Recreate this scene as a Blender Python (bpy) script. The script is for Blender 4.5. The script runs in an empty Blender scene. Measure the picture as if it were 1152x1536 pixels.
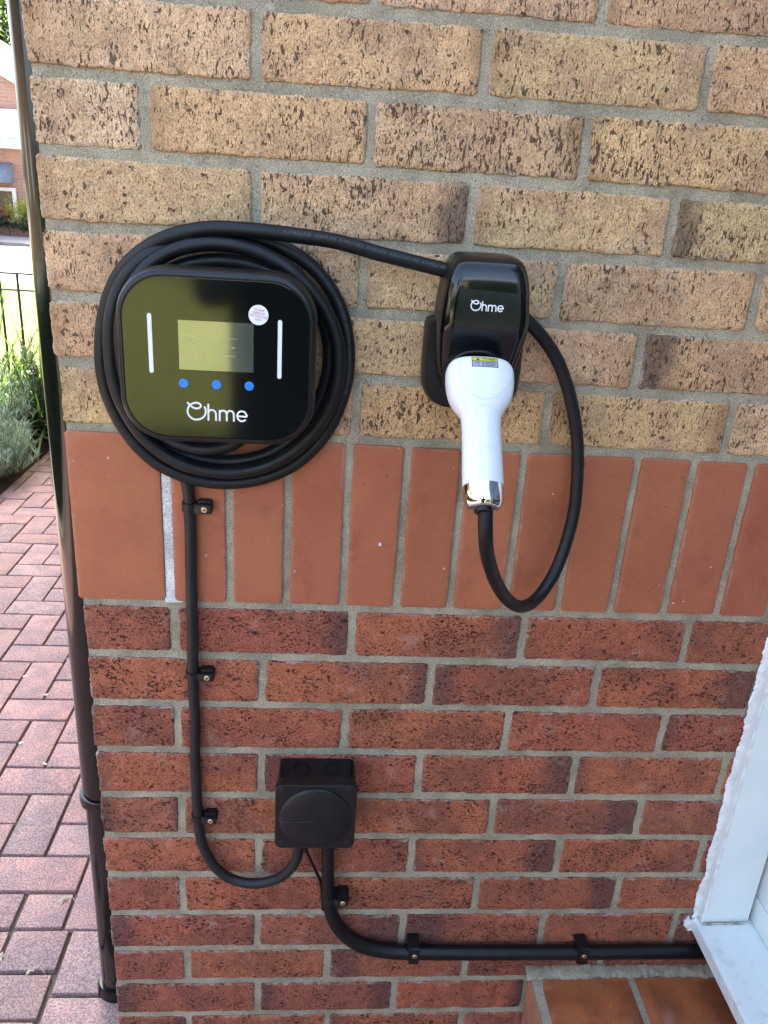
import bpy, bmesh, math, random
from mathutils import Vector, Matrix, noise, Euler
import numpy as np

# ------------------------------------------------------------------ camera, world, sun, exposure
scn = bpy.context.scene
C = scn.collection
cam_d = bpy.data.cameras.new('camera'); cam = bpy.data.objects.new('camera', cam_d); C.objects.link(cam)
scn.camera = cam
def _rot(w):
    w = Vector(w); t = w.length
    return Matrix.Rotation(t, 3, w.normalized())
_cv = _rot((.3767, -.0692, .0497)) @ Matrix(((1, 0, 0), (0, 0, -1), (0, 1, 0)))   # world -> x right, y down, z forward
_m = Matrix((_cv[0], -_cv[1], -_cv[2])).transposed()
cam.matrix_world = Matrix.Translation((.300335, -.919428, .274611)) @ _m.to_4x4()
cam_d.sensor_fit = 'VERTICAL'; cam_d.sensor_height = 36.0
cam_d.lens = 36.0 * 1198.0356 / 1536.0
cam_d.clip_start = .02; cam_d.clip_end = 600
scn.render.resolution_x = 768; scn.render.resolution_y = 1024

SUN_EL = math.radians(50); SUN_AZ = math.radians(16)       # azimuth from +Y towards +X
world = bpy.data.worlds.new('World'); scn.world = world; world.use_nodes = True
wn = world.node_tree.nodes; wl = world.node_tree.links
bg = wn['Background']; sky = wn.new('ShaderNodeTexSky'); sky.sky_type = 'NISHITA'
sky.sun_disc = False; sky.sun_elevation = SUN_EL; sky.sun_rotation = SUN_AZ
sky.air_density = 1.0; sky.dust_density = 4.0; sky.ozone_density = .1
wl.new(sky.outputs[0], bg.inputs[0]); bg.inputs[1].default_value = .12
sun_d = bpy.data.lights.new('sun', 'SUN'); sun_d.energy = 4.0; sun_d.angle = math.radians(.5); sun_d.color = (1, .94, .84)
sun = bpy.data.objects.new('sun', sun_d); C.objects.link(sun)
_sd = Vector((math.sin(SUN_AZ)*math.cos(SUN_EL), math.cos(SUN_AZ)*math.cos(SUN_EL), math.sin(SUN_EL)))
sun.rotation_euler = _sd.to_track_quat('Z', 'Y').to_euler()
scn.view_settings.view_transform = 'Standard'; scn.view_settings.look = 'None'
scn.view_settings.gamma = 1; scn.view_settings.use_curve_mapping = False
scn.view_settings.exposure = 3.3
rnd = random.Random(7)

# ------------------------------------------------------------------ helpers
def link(o, parent=None):
    C.objects.link(o)
    if parent is not None: o.parent = parent
    return o
def tag(o, label=None, cat=None, group=None, kind=None):
    if label: o['label'] = label
    if cat: o['category'] = cat
    if group: o['group'] = group
    if kind: o['kind'] = kind
    return o
def thing(name, label, cat, loc=(0, 0, 0), group=None, kind=None):
    o = bpy.data.objects.new(name, None); o.location = loc; o.empty_display_size = .05
    return tag(link(o), label, cat, group, kind)
def mesh_obj(name, verts, faces, mat, parent=None, smooth=None, loc=None):
    me = bpy.data.meshes.new(name); me.from_pydata([tuple(v) for v in verts], [], faces); me.validate(); me.update()
    if mat: me.materials.append(mat)
    o = bpy.data.objects.new(name, me); link(o, parent)
    if smooth is not None: sm(me, smooth)
    if loc is not None: o.location = loc
    return o
def sm(me, ang=40):
    me.polygons.foreach_set('use_smooth', [True]*len(me.polygons))
    me.set_sharp_from_angle(angle=math.radians(ang))
class MB:
    """collects simple solids into one mesh"""
    def __init__(s): s.v = []; s.f = []
    def add(s, v, f):
        n = len(s.v); s.v += [tuple(p) for p in v]; s.f += [tuple(i+n for i in q) for q in f]; return s
    def box(s, a, b):
        x0, y0, z0 = a; x1, y1, z1 = b
        return s.add([(x0,y0,z0),(x1,y0,z0),(x1,y1,z0),(x0,y1,z0),(x0,y0,z1),(x1,y0,z1),(x1,y1,z1),(x0,y1,z1)],
                     [(0,3,2,1),(4,5,6,7),(0,1,5,4),(1,2,6,5),(2,3,7,6),(3,0,4,7)])
    def obj(s, name, mat, parent=None, smooth=None, bevel=0, seg=2):
        o = mesh_obj(name, s.v, s.f, mat, parent)
        if bevel:
            bm = bmesh.new(); bm.from_mesh(o.data)
            bmesh.ops.bevel(bm, geom=bm.edges[:], offset=bevel, segments=seg, affect='EDGES', profile=.6)
            bm.to_mesh(o.data); bm.free()
        if smooth or bevel: sm(o.data, smooth or 40)
        return o
def box(name, a, b, mat, parent=None, bevel=0): return MB().box(a, b).obj(name, mat, parent, bevel=bevel)
def catmull(P, step=.004):
    P = [Vector(p) for p in P]; out = []
    Q = [P[0]*2-P[1]] + P + [P[-1]*2-P[-2]]
    for i in range(1, len(Q)-2):
        a, b, c, d = Q[i-1:i+3]; n = max(2, int((c-b).length/step))
        for k in range(n):
            t = k/n
            out.append(.5*((2*b)+(c-a)*t+(2*a-5*b+4*c-d)*t*t+(3*b-a-3*c+d)*t**3))
    out.append(P[-1]); return out
def smooth_path(P, it=6):
    for _ in range(it):
        P = [P[0]] + [P[i]*.5+(P[i-1]+P[i+1])*.25 for i in range(1, len(P)-1)] + [P[-1]]
    return P
def tube_geo(path, r, n=16, cap=True):
    rf = r if callable(r) else (lambda t: r)
    v = []; f = []; up = None; L = len(path)
    for i, p in enumerate(path):
        t = (path[min(i+1, L-1)]-path[max(i-1, 0)]).normalized()
        if up is None: up = t.orthogonal().normalized()
        up = (up - t*up.dot(t)).normalized(); w = t.cross(up); rr = rf(i/(L-1))
        for k in range(n):
            a = 2*math.pi*k/n; v.append(p + (up*math.cos(a)+w*math.sin(a))*rr)
    for i in range(L-1):
        for k in range(n):
            a = i*n+k; b = i*n+(k+1) % n; f.append((a, b, b+n, a+n))
    if cap: f.append(tuple(range(n))[::-1]); f.append(tuple(range((L-1)*n, L*n)))
    return v, f
def tube(name, path, r, mat, parent=None, n=16):
    v, f = tube_geo(path, r, n); return mesh_obj(name, v, f, mat, parent, smooth=50)
def loft_geo(rings, cap=True):
    n = len(rings[0]); v = [p for r in rings for p in r]; f = []
    for i in range(len(rings)-1):
        for k in range(n):
            a = i*n+k; b = i*n+(k+1) % n; f.append((a, a+n, b+n, b))
    if cap: f.append(tuple(range(n))); f.append(tuple(range((len(rings)-1)*n, len(rings)*n))[::-1])
    return v, f
def rrect(w, h, r, n=8, cx=0, cz=0):
    """rounded rectangle outline (x,z), counter-clockwise"""
    out = []
    for sx, sz, a0 in ((1, 1, 0), (-1, 1, 90), (-1, -1, 180), (1, -1, 270)):
        for k in range(n+1):
            a = math.radians(a0+90*k/n)
            out.append((cx+sx*(w/2-r)+r*math.cos(a), cz+sz*(h/2-r)+r*math.sin(a)))
    return out
def loft_y(name, secs, mat, parent, smooth=35, n=8):
    rings = [[(x, y, z) for x, z in rrect(w, h, r, n, cx, cz)] for (cx, cz, w, h, r, y) in secs]
    v, f = loft_geo(rings); o = mesh_obj(name, v, f, mat, parent)
    bm = bmesh.new(); bm.from_mesh(o.data); bmesh.ops.recalc_face_normals(bm, faces=bm.faces); bm.to_mesh(o.data); bm.free()
    sm(o.data, smooth); return o
def fix_normals(o):
    bm = bmesh.new(); bm.from_mesh(o.data); bmesh.ops.recalc_face_normals(bm, faces=bm.faces); bm.to_mesh(o.data); bm.free(); return o
def disc(name, c, r, y0, y1, mat, parent, n=32, chamfer=0):
    rings = []
    for rr, y in ((r, y0), (r, y1+(chamfer if y1 < y0 else -chamfer)), (r-chamfer, y1)) if chamfer else ((r, y0), (r, y1)):
        rings.append([(c[0]+rr*math.cos(2*math.pi*k/n), y, c[1]+rr*math.sin(2*math.pi*k/n)) for k in range(n)])
    v, f = loft_geo(rings); o = mesh_obj(name, v, f, mat, parent, smooth=30); fix_normals(o); return o
def ribbon_geo(pts, w, y0, y1, closed=False, n=8):
    """flat stroke with round ends through 2-D points (x,z), front at y1"""
    P = [Vector(p) for p in pts]; L = len(P); left = []; right = []
    for i in range(L):
        t = (P[min(i+1, L-1)]-P[max(i-1, 0)]).normalized(); nn = Vector((-t.y, t.x))*w/2
        left.append(P[i]+nn); right.append(P[i]-nn)
    v = []; f = []
    for s_ in (0, 1):
        for i, (a, b) in enumerate(zip(left, right)):
            y = y1-.00004*i/L if s_ else y0
            v += [(a.x, y, a.y), (b.x, y, b.y)]
    m = 2*L
    for i in range(L-1):
        a = 2*i
        f += [(m+a, m+a+1, m+a+3, m+a+2), (a, m+a, m+a+2, a+2), (a+1, a+3, m+a+3, m+a+1)]
    for e in (0, L-1):                                       # round ends
        t = (P[0]-P[1] if e == 0 else P[-1]-P[-2]).normalized(); s = Vector((-t.y, t.x)); base = len(v); yy = y1-.00004*e/L
        v.append((P[e].x, yy, P[e].y))
        for y in (yy, y0):
            for k in range(n+1):
                a = -math.pi/2+math.pi*k/n; q = P[e]+(t*math.cos(a)+s*math.sin(a))*w/2; v.append((q.x, y, q.y))
        for k in range(n): f.append((base, base+1+k, base+2+k)); f.append((base+1+k, base+2+n+k, base+3+n+k, base+2+k))
    return v, f
def text_obj(name, body, size, M, mat, parent, extrude=.00005, align='CENTER', spacing=1.0, linesp=1.0, bold=0):
    cu = bpy.data.curves.new(name, 'FONT'); cu.body = body; cu.size = size; cu.extrude = extrude; cu.align_x = align
    cu.align_y = 'CENTER'; cu.space_character = spacing; cu.space_line = linesp; cu.resolution_u = 3; cu.offset = bold
    t = bpy.data.objects.new(name+'_c', cu); C.objects.link(t)
    bpy.context.view_layer.update()
    me = bpy.data.meshes.new_from_object(t.evaluated_get(bpy.context.evaluated_depsgraph_get()))
    bpy.data.objects.remove(t); me.transform(M); me.materials.clear(); me.materials.append(mat)
    o = bpy.data.objects.new(name, me); link(o, parent); return o
def face_m(x, y, z, roll=0):
    """text lying on a plane facing -Y"""
    return Matrix.Translation((x, y, z)) @ Matrix.Rotation(roll, 4, 'Y') @ Matrix.Rotation(math.pi/2, 4, 'X')

# ------------------------------------------------------------------ materials
class NT:
    def __init__(s, name):
        s.m = bpy.data.materials.new(name); s.m.use_nodes = True; s.t = s.m.node_tree
        s.p = s.t.nodes['Principled BSDF']; s.out = s.t.nodes['Material Output']
    def n(s, typ, ins=None, **kw):
        nd = s.t.nodes.new('ShaderNode'+typ)
        for k, v in kw.items(): setattr(nd, k, v)
        for k, v in (ins or {}).items():
            if hasattr(v, 'is_linked') or hasattr(v, 'links'): s.t.links.new(v, nd.inputs[k])
            else: nd.inputs[k].default_value = v
        return nd
    def set(s, **kw):
        for k, v in kw.items():
            k = {'Base': 'Base Color', 'Spec': 'Specular IOR Level', 'Coat': 'Coat Weight', 'CoatR': 'Coat Roughness'}.get(k, k)
            if hasattr(v, 'links'): s.t.links.new(v, s.p.inputs[k])
            else: s.p.inputs[k].default_value = v
        return s
    def math(s, op, a, b=0, c=None, clamp=False):
        ins = {0: a, 1: b}
        if c is not None: ins[2] = c
        return s.n('Math', ins, operation=op, use_clamp=clamp).outputs[0]
    def mix(s, fac, a, b, mode='MIX'):
        nd = s.n('Mix', data_type='RGBA', blend_type=mode)
        for k, v in ((0, fac), (6, a), (7, b)):
            if hasattr(v, 'links'): s.t.links.new(v, nd.inputs[k])
            else: nd.inputs[k].default_value = (v if k == 0 or len(v) == 4 else (*v, 1))
        return nd.outputs[2]
    def ramp(s, v, lo, hi, a=0., b=1.):
        nd = s.n('MapRange', {0: v, 1: lo, 2: hi, 3: a, 4: b}, interpolation_type='SMOOTHSTEP'); return nd.outputs[0]
    def noise(s, vec, scale, detail=3, rough=.55, dist=0, out=0):
        return s.n('TexNoise', {'Vector': vec, 'Scale': scale, 'Detail': detail, 'Roughness': rough, 'Distortion': dist}).outputs[out]
    def coords(s, rand=60):
        tc = s.n('TexCoord').outputs['Object']
        if not rand: return tc
        oi = s.n('ObjectInfo').outputs['Random']; k = s.math('MULTIPLY', oi, rand)
        cb = s.n('CombineXYZ', {0: k, 1: k, 2: k}).outputs[0]
        return s.n('VectorMath', {0: tc, 1: cb}, operation='ADD').outputs[0]
    def mapping(s, vec, scale=(1, 1, 1), rot=(0, 0, 0)):
        return s.n('Mapping', {'Vector': vec, 'Scale': scale, 'Rotation': rot}).outputs[0]
    def bump(s, h, strength=1, dist=.001, prev=None):
        ins = {'Height': h, 'Strength': strength, 'Distance': dist}
        if prev is not None: ins['Normal'] = prev
        b = s.n('Bump', ins).outputs[0]; return b
def plain(name, col, rough=.5, metal=0, spec=.5, bump=0, bscale=300, bdist=.0003, coat=0, vary=.15, vscale=20, **kw):
    t = NT(name); vec = t.coords(0)
    c = t.mix(t.ramp(t.noise(vec, vscale, 4), .35, .65), [x*(1-vary) for x in col], [min(1, x*(1+vary)) for x in col])
    r = t.ramp(t.noise(vec, vscale*2.3, 3), .3, .7, rough*.85, min(1, rough*1.15))
    t.set(Base=c, Roughness=r, Metallic=metal, Spec=spec, Coat=coat)
    if bump: t.set(Normal=t.bump(t.noise(vec, bscale, 3), bump, bdist))
    for k, v in kw.items(): t.set(**{k: v})
    return t.m

def rustic_brick(name, stretch, rot, dark, alt, alt_amt, pale, pit_lo, pit_hi, fine_amt, big_dots, bloom_amt, haze_amt):
    t = NT(name); vec = t.coords(60); raw = t.n('TexCoord').outputs['Object']
    base = t.n('ObjectInfo').outputs['Color']
    cloud = t.noise(vec, 14, 3, .5)
    col = t.mix(t.ramp(cloud, .42, .66, 0, alt_amt), base, alt)
    mott = t.noise(vec, 70, 5, .7)
    col = t.mix(t.ramp(mott, .3, .7), t.mix(1, col, (.84, .82, .80), 'MULTIPLY'), t.mix(1, col, (1.14, 1.12, 1.08), 'MULTIPLY'))
    grit = t.noise(vec, 520, 5, .8)
    col = t.mix(t.ramp(grit, .36, .64), t.mix(1, col, (.70, .66, .62), 'MULTIPLY'), t.mix(1, col, (1.36, 1.34, 1.28), 'MULTIPLY'))
    # kiln-darkened ends, per object
    half = t.n('Attribute', attribute_type='OBJECT', attribute_name='half').outputs['Fac']
    bl = t.n('Attribute', attribute_type='OBJECT', attribute_name='burn_left').outputs['Fac']
    br = t.n('Attribute', attribute_type='OBJECT', attribute_name='burn_right').outputs['Fac']
    x = t.math('DIVIDE', t.n('SeparateXYZ', {0: raw}).outputs[0], half)
    wob = t.math('MULTIPLY_ADD', t.noise(vec, 28, 3), .55, -.275)
    x = t.math('ADD', x, wob)
    def endmask(xx, amt):
        lim = t.math('SUBTRACT', 1.05, t.math('MULTIPLY', amt, 1.0))
        return t.math('MULTIPLY', t.n('MapRange', {0: xx, 1: lim, 2: t.math('ADD', lim, .30), 3: 0., 4: 1.}, interpolation_type='SMOOTHSTEP').outputs[0], t.ramp(amt, 0, .15))
    burn = t.math('MAXIMUM', endmask(x, br), endmask(t.math('MULTIPLY', x, -1), bl))
    burnc = t.n('Attribute', attribute_type='OBJECT', attribute_name='burn_color').outputs['Color']
    col = t.mix(t.math('MULTIPLY', burn, .78), col, burnc)
    # elongated pits / drag marks
    mp = t.mapping(vec, stretch, rot)
    p = t.noise(mp, 1.0, 2.5, .6, .6)
    cl = t.math('ADD', t.ramp(t.noise(vec, 32, 2), .35, .7, -.065, .045), t.math('MULTIPLY_ADD', t.math('FRACT', t.math('MULTIPLY', t.n('ObjectInfo').outputs['Random'], 37.3)), .06, -.04))
    pit = t.ramp(t.math('ADD', p, cl), pit_lo, pit_hi)
    mp2 = t.mapping(vec, [k*1.9 for k in stretch], rot)
    p2 = t.ramp(t.noise(mp2, 1.0, 2, .6, .4), pit_lo+.03, pit_hi+.04)
    warp = t.n('VectorMath', {0: vec, 1: t.n('VectorMath', {0: t.noise(vec, 260, 3, .6, 0, 1), 1: (.012, .012, .012)}, operation='MULTIPLY').outputs[0]}, operation='ADD').outputs[0]
    vo = t.n('TexVoronoi', {'Vector': warp, 'Scale': 130.0, 'Randomness': 1.0})
    cell = t.n('SeparateXYZ', {0: vo.outputs['Color']}).outputs[0]
    dots = t.math('MULTIPLY', t.ramp(vo.outputs['Distance'], .20, .34, 1, 0), t.ramp(cell, .90-big_dots, .93-big_dots))
    vo2 = t.n('TexVoronoi', {'Vector': warp, 'Scale': 230.0, 'Randomness': 1.0})
    cell2 = t.n('SeparateXYZ', {0: vo2.outputs['Color']}).outputs[1]
    grains = t.math('MULTIPLY', t.ramp(vo2.outputs['Distance'], .14, .28, 1, 0), t.ramp(cell2, .86, .90))
    dk = t.math('MAXIMUM', t.math('MAXIMUM', pit, t.math('MULTIPLY', p2, fine_amt)), dots)
    col = t.mix(t.math('MULTIPLY', dk, .93), col, dark)
    col = t.mix(t.math('MULTIPLY', grains, .75), col, pale)

    raw_ = t.n('SeparateXYZ', {0: t.n('TexCoord').outputs['Object']})
    hx_ = t.n('Attribute', attribute_type='OBJECT', attribute_name='half').outputs['Fac']; hz_ = t.n('Attribute', attribute_type='OBJECT', attribute_name='halfz').outputs['Fac']
    ex_ = t.math('SUBTRACT', hx_, t.math('ABSOLUTE', raw_.outputs[0])); ez_ = t.math('SUBTRACT', hz_, t.math('ABSOLUTE', raw_.outputs[2]))
    ed_ = t.math('ADD', t.math('MINIMUM', ex_, ez_), t.math('MULTIPLY_ADD', t.noise(vec, 75, 5, .75), -.026, .0135))
    bl_ = t.math('MULTIPLY', t.ramp(ed_, .0000, .0034, 1, 0), t.ramp(t.noise(vec, 17, 3, .6), .42, .62, .12, 1))
    col = t.mix(t.math('MULTIPLY', bl_, bloom_amt), col, (.46, .41, .34))
    pf_ = t.ramp(t.noise(vec, 24, 5, .7), .56, .74, 0, haze_amt); col = t.mix(pf_, col, (.50, .40, .33))
    h = t.math('SUBTRACT', t.math('MULTIPLY', t.noise(vec, 420, 4, .6), .35), t.math('MULTIPLY', dk, 1.0))
    h = t.math('ADD', h, t.math('MULTIPLY', grains, .5)); h = t.math('ADD', h, t.math('MULTIPLY', t.noise(vec, 110, 3, .6), .55))
    t.set(Base=col, Roughness=.88, Spec=.25, Normal=t.bump(h, 1.0, .0042))
    return t.m
M = {}
M['buff'] = rustic_brick('buff_brick', (350, 350, 122), (0, .06, 0), (.095, .057, .034), (.42, .27, .17), .7, (.80, .70, .52), .588, .652, .70, .0, .60, .24)
M['red'] = rustic_brick('red_brick', (210, 210, 330), (0, .6, 0), (.042, .019, .016), (.20, .075, .055), .6, (.55, .34, .26), .582, .640, .60, .0, .62, .30)
def soldier_mat():
    t = NT('smooth_brick'); vec = t.coords(60)
    raw_ = t.n('SeparateXYZ', {0: t.n('TexCoord').outputs['Object']})
    hx_ = t.n('Attribute', attribute_type='OBJECT', attribute_name='half').outputs['Fac']; hz_ = t.n('Attribute', attribute_type='OBJECT', attribute_name='halfz').outputs['Fac']
    ex_ = t.math('SUBTRACT', hx_, t.math('ABSOLUTE', raw_.outputs[0])); ez_ = t.math('SUBTRACT', hz_, t.math('ABSOLUTE', raw_.outputs[2]))
    ed_ = t.math('ADD', t.math('MINIMUM', ex_, ez_), t.math('MULTIPLY_ADD', t.noise(vec, 75, 5, .75), -.026, .0135))
    bl_ = t.math('MULTIPLY', t.ramp(ed_, .0000, .0034, 1, 0), t.ramp(t.noise(vec, 17, 3, .6), .42, .62, .12, 1))
    base = t.n('ObjectInfo').outputs['Color']
    c = t.mix(t.ramp(t.noise(vec, 9, 3), .35, .65, 0, .5), base, t.mix(1, base, (.80, .72, .75), 'MULTIPLY'))
    c = t.mix(t.ramp(t.noise(vec, 160, 5, .7), .3, .75, 0, .45), c, t.mix(1, c, (1.28, 1.3, 1.3), 'MULTIPLY'))
    vo = t.n('TexVoronoi', {'Vector': vec, 'Scale': 75.0}); cell = t.n('SeparateXYZ', {0: vo.outputs['Color']}).outputs[0]
    pale = t.math('MULTIPLY', t.ramp(vo.outputs['Distance'], .07, .12, 1, 0), t.ramp(cell, .93, .95))
    dk = t.math('MULTIPLY', t.ramp(vo.outputs['Distance'], .06, .10, 1, 0), t.ramp(cell, .12, .1, 0, 1))
    c = t.mix(pale, c, (.62, .5, .42)); c = t.mix(dk, c, (.07, .03, .02))
    rl = t.ramp(t.noise(t.mapping(vec, (26, 26, 9)), 1, 5, .7), .58, .80, 0, .25); c = t.mix(rl, c, (.46, .21, .13))
    st = t.ramp(t.noise(vec, 13, 5, .7), .56, .72, 0, .45); c = t.mix(st, c, t.mix(1, c, (.62, .55, .55), 'MULTIPLY'))
    c = t.mix(t.math('MULTIPLY', bl_, .28), c, (.50, .36, .26))
    h = t.math('ADD', t.noise(vec, 170, 3, .5), t.math('MULTIPLY', t.noise(vec, 600, 2), .3))
    t.set(Base=c, Roughness=t.ramp(t.noise(vec, 40, 3), .3, .7, .5, .68), Spec=.35, Normal=t.bump(h, .5, .0006)); return t.m
M['soldier'] = soldier_mat()
def mortar_mat(name, col, bscale=1.0):
    t = NT(name); vec = t.coords(0)
    c = t.mix(t.ramp(t.noise(vec, 18, 4), .35, .65), [x*.80 for x in col], [x*1.15 for x in col])
    c = t.mix(t.ramp(t.noise(vec, 750, 3, .7), .35, .7), t.mix(1, c, (.62, .60, .56), 'MULTIPLY'), t.mix(1, c, (1.3, 1.3, 1.3), 'MULTIPLY'))
    vo = t.n('TexVoronoi', {'Vector': vec, 'Scale': 330.0}); cell = t.n('SeparateXYZ', {0: vo.outputs['Color']}).outputs[0]
    c = t.mix(t.math('MULTIPLY', t.ramp(vo.outputs['Distance'], .2, .35, 1, 0), t.ramp(cell, .90, .92)), c, (.12, .11, .09))
    c = t.mix(t.math('MULTIPLY', t.ramp(vo.outputs['Distance'], .2, .35, 1, 0), t.ramp(cell, .06, .05)), c, (.5, .46, .38))
    h = t.math('ADD', t.noise(vec, 520, 4, .7), t.math('MULTIPLY', t.noise(vec, 90, 3), 1.2))
    t.set(Base=c, Roughness=.95, Spec=.15, Normal=t.bump(h, .8, .0011*bscale)); return t.m
M['mortar'] = mortar_mat('mortar', (.405, .352, .255))
M['white_joint'] = mortar_mat('white_filler', (.74, .74, .72), .6)
def brickwork_mat(name, a, b, mort, vertical='xz'):
    t = NT(name); tc = t.n('TexCoord').outputs['Object']; sp = t.n('SeparateXYZ', {0: tc})
    u = t.math('ADD', sp.outputs[0], sp.outputs[1])
    v = t.n('CombineXYZ', {0: u, 1: sp.outputs[2], 2: 0.}).outputs[0]
    bt = t.n('TexBrick', {'Vector': v, 'Color1': (*a, 1), 'Color2': (*b, 1), 'Mortar': (*mort, 1), 'Scale': 1.0, 'Mortar Size': .005, 'Brick Width': .225, 'Row Height': .075, 'Mortar Smooth': .2})
    c = t.mix(t.ramp(t.noise(tc, 50, 4), .3, .7, 0, .5), bt.outputs['Color'], t.mix(1, bt.outputs['Color'], (.6, .55, .55), 'MULTIPLY'))
    t.set(Base=c, Roughness=.9, Normal=t.bump(t.math('SUBTRACT', t.math('MULTIPLY', t.noise(tc, 60, 3), .4), bt.outputs['Fac']), .6, .004)); return t.m
M['brickwork_red'] = brickwork_mat('brickwork_red', (.24, .085, .055), (.17, .065, .05), (.28, .26, .22))
M['brickwork_hazed_red'] = brickwork_mat('brickwork_hazed_red', (.46, .25, .20), (.38, .21, .17), (.42, .38, .34))  # red brickwork paled, lens-flare haze put into the colour
M['brickwork_buff'] = brickwork_mat('brickwork_buff', (.40, .29, .17), (.34, .23, .14), (.27, .26, .22))
def paver_mat():
    t = NT('paving_block'); vec = t.coords(40); base = t.n('ObjectInfo').outputs['Color']
    raw = t.n('TexCoord').outputs['Object']
    c = t.mix(t.ramp(t.noise(vec, 16, 4), .35, .65, 0, .6), base, (.21, .165, .165))
    c = t.mix(t.ramp(t.noise(vec, 260, 4, .75), .38, .62), t.mix(1, c, (.62, .58, .6), 'MULTIPLY'), t.mix(1, c, (1.4, 1.42, 1.42), 'MULTIPLY'))
    c = t.mix(t.ramp(t.noise(vec, 420, 2, .6), .64, .72, 0, .45), c, (.58, .45, .41))
    c = t.mix(t.ramp(t.noise(vec, 22, 5, .75), .60, .74, 0, .6), c, (.13, .10, .095))
    h = t.math('ADD', t.noise(vec, 260, 4, .7), t.math('MULTIPLY', t.noise(vec, 60, 3), .7))
    t.set(Base=c, Roughness=.9, Spec=.25, Normal=t.bump(h, .7, .0014)); return t.m
M['paver'] = paver_mat()
M['sand'] = mortar_mat('joint_sand', (.13, .112, .092))
def ground_mat(name, a, b, sc, rough=.95, bd=.01):
    t = NT(name); vec = t.coords(0)
    c = t.mix(t.ramp(t.noise(vec, sc, 6, .6), .35, .65), a, b)
    c = t.mix(t.ramp(t.noise(vec, sc*14, 4, .7), .35, .65, 0, .5), c, t.mix(1, c, (.5, .5, .5), 'MULTIPLY'))
    t.set(Base=c, Roughness=rough, Spec=.2, Normal=t.bump(t.noise(vec, sc*12, 5, .7), .8, bd)); return t.m
M['lawn'] = ground_mat('lawn', (.15, .17, .045), (.21, .21, .06), 3, bd=.03)
M['soil'] = ground_mat('soil', (.05, .035, .025), (.09, .065, .045), 12)
M['road'] = ground_mat('pale_drive', (.33, .31, .28), (.40, .38, .34), 2)
M['pavement'] = ground_mat('footway', (.19, .18, .175), (.24, .225, .21), 4)
M['terrain'] = ground_mat('terrain', (.07, .10, .03), (.12, .13, .05), .4)
M['black_gloss'] = plain('black_gloss_plastic', (.003, .003, .0035), .12, spec=.5, vary=.1)
M['black_film'] = plain('film_covered_black', (.006, .008, .010), .24, spec=.5, bump=.08, bscale=60, bdist=.0002)
M['black_satin'] = plain('black_satin_plastic', (.006, .006, .007), .36, spec=.42, bump=.1, bscale=900, bdist=.0001)
M['glass_black'] = plain('charger_glass', (.003, .004, .004), .085, spec=.70, vary=.05, bump=.015, bscale=8, bdist=.0004)
def cable_mat(name, col, rough):
    t = NT(name); vec = t.coords(0)
    dust = t.ramp(t.noise(vec, 34, 5, .65), .52, .78, 0, .5); sc = t.ramp(t.noise(t.mapping(vec, (1, 1, 1)), 160, 3, .6), .70, .78, 0, .35)
    c = t.mix(dust, col, [k*2.2+.006 for k in col]); c = t.mix(sc, c, (.075, .065, .055))
    t.set(Base=c, Roughness=t.ramp(t.noise(vec, 50, 3), .3, .7, rough-.06, rough+.1), Spec=.36, Normal=t.bump(t.noise(vec, 260, 3), .25, .0003)); return t.m
M['cable'] = cable_mat('charging_cable_rubber', (.0055, .0062, .0075), .44)
M['conduit'] = cable_mat('grey_black_sheath', (.011, .0125, .0135), .40)
M['pvc_black'] = cable_mat('black_pvc', (.0045, .0048, .0055), .36)
M['box_black'] = plain('junction_box_plastic', (.006, .0062, .0072), .40, spec=.42, bump=.2, bscale=500, bdist=.0002)
M['white_plastic'] = plain('white_plastic', (.80, .81, .82), .22, spec=.5, vary=.02)
M['seam'] = plain('seam_white', (.70, .71, .72), .3, vary=.02)
M['chrome'] = plain('chrome', (.86, .87, .88), .04, metal=1, vary=.01)
M['print_white'] = plain('white_print', (.82, .82, .82), .45, vary=.02)
M['led_white'] = plain('light_bar_white', (.78, .80, .80), .3, vary=.02)
M['blue'] = plain('blue_button', (.02, .22, .72), .3, vary=.03)
M['lcd'] = plain('lcd_glass', (.070, .078, .062), .10, vary=.04, spec=1.0, coat=1); M['lcd'].node_tree.nodes['Principled BSDF'].inputs['Coat IOR'].default_value = 2.3; M['lcd'].node_tree.nodes['Principled BSDF'].inputs['Coat Roughness'].default_value = .06
M['lcd_digit'] = plain('lcd_digit', (.135, .15, .125), .10, vary=.02, spec=1.0, coat=1); M['lcd_digit'].node_tree.nodes['Principled BSDF'].inputs['Coat IOR'].default_value = 2.3; M['lcd_digit'].node_tree.nodes['Principled BSDF'].inputs['Coat Roughness'].default_value = .06
M['sticker_white'] = plain('sticker_white', (.80, .79, .80), .4, vary=.02)
M['sticker_red'] = plain('sticker_red', (.55, .06, .09), .5, vary=.02)
M['sticker_black'] = plain('sticker_black', (.02, .02, .022), .4, vary=.02)
M['sticker_yellow'] = plain('sticker_yellow', (.62, .60, .03), .4, vary=.02)
M['sticker_grey'] = plain('sticker_grey', (.36, .38, .42), .4, vary=.02)
M['brass'] = plain('brass_screw', (.72, .60, .38), .3, metal=1)
M['cable_print'] = plain('faint_cable_print', (.085, .085, .08), .6, vary=.05)
M['upvc'] = plain('white_upvc', (.77, .82, .80), .22, spec=.5, vary=.03, vscale=9)
def cill_mat():
    t = NT('weathered_upvc'); vec = t.coords(0)
    d = t.ramp(t.noise(vec, 38, 6, .7), .50, .72, 0, .55); sp = t.ramp(t.noise(vec, 260, 3, .6), .66, .74, 0, .6)
    c = t.mix(d, (.73, .78, .76), (.47, .47, .42)); c = t.mix(sp, c, (.28, .27, .24))
    t.set(Base=c, Roughness=.42, Normal=t.bump(t.noise(vec, 120, 4), .2, .0006)); return t.m
M['cill'] = cill_mat()
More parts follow.
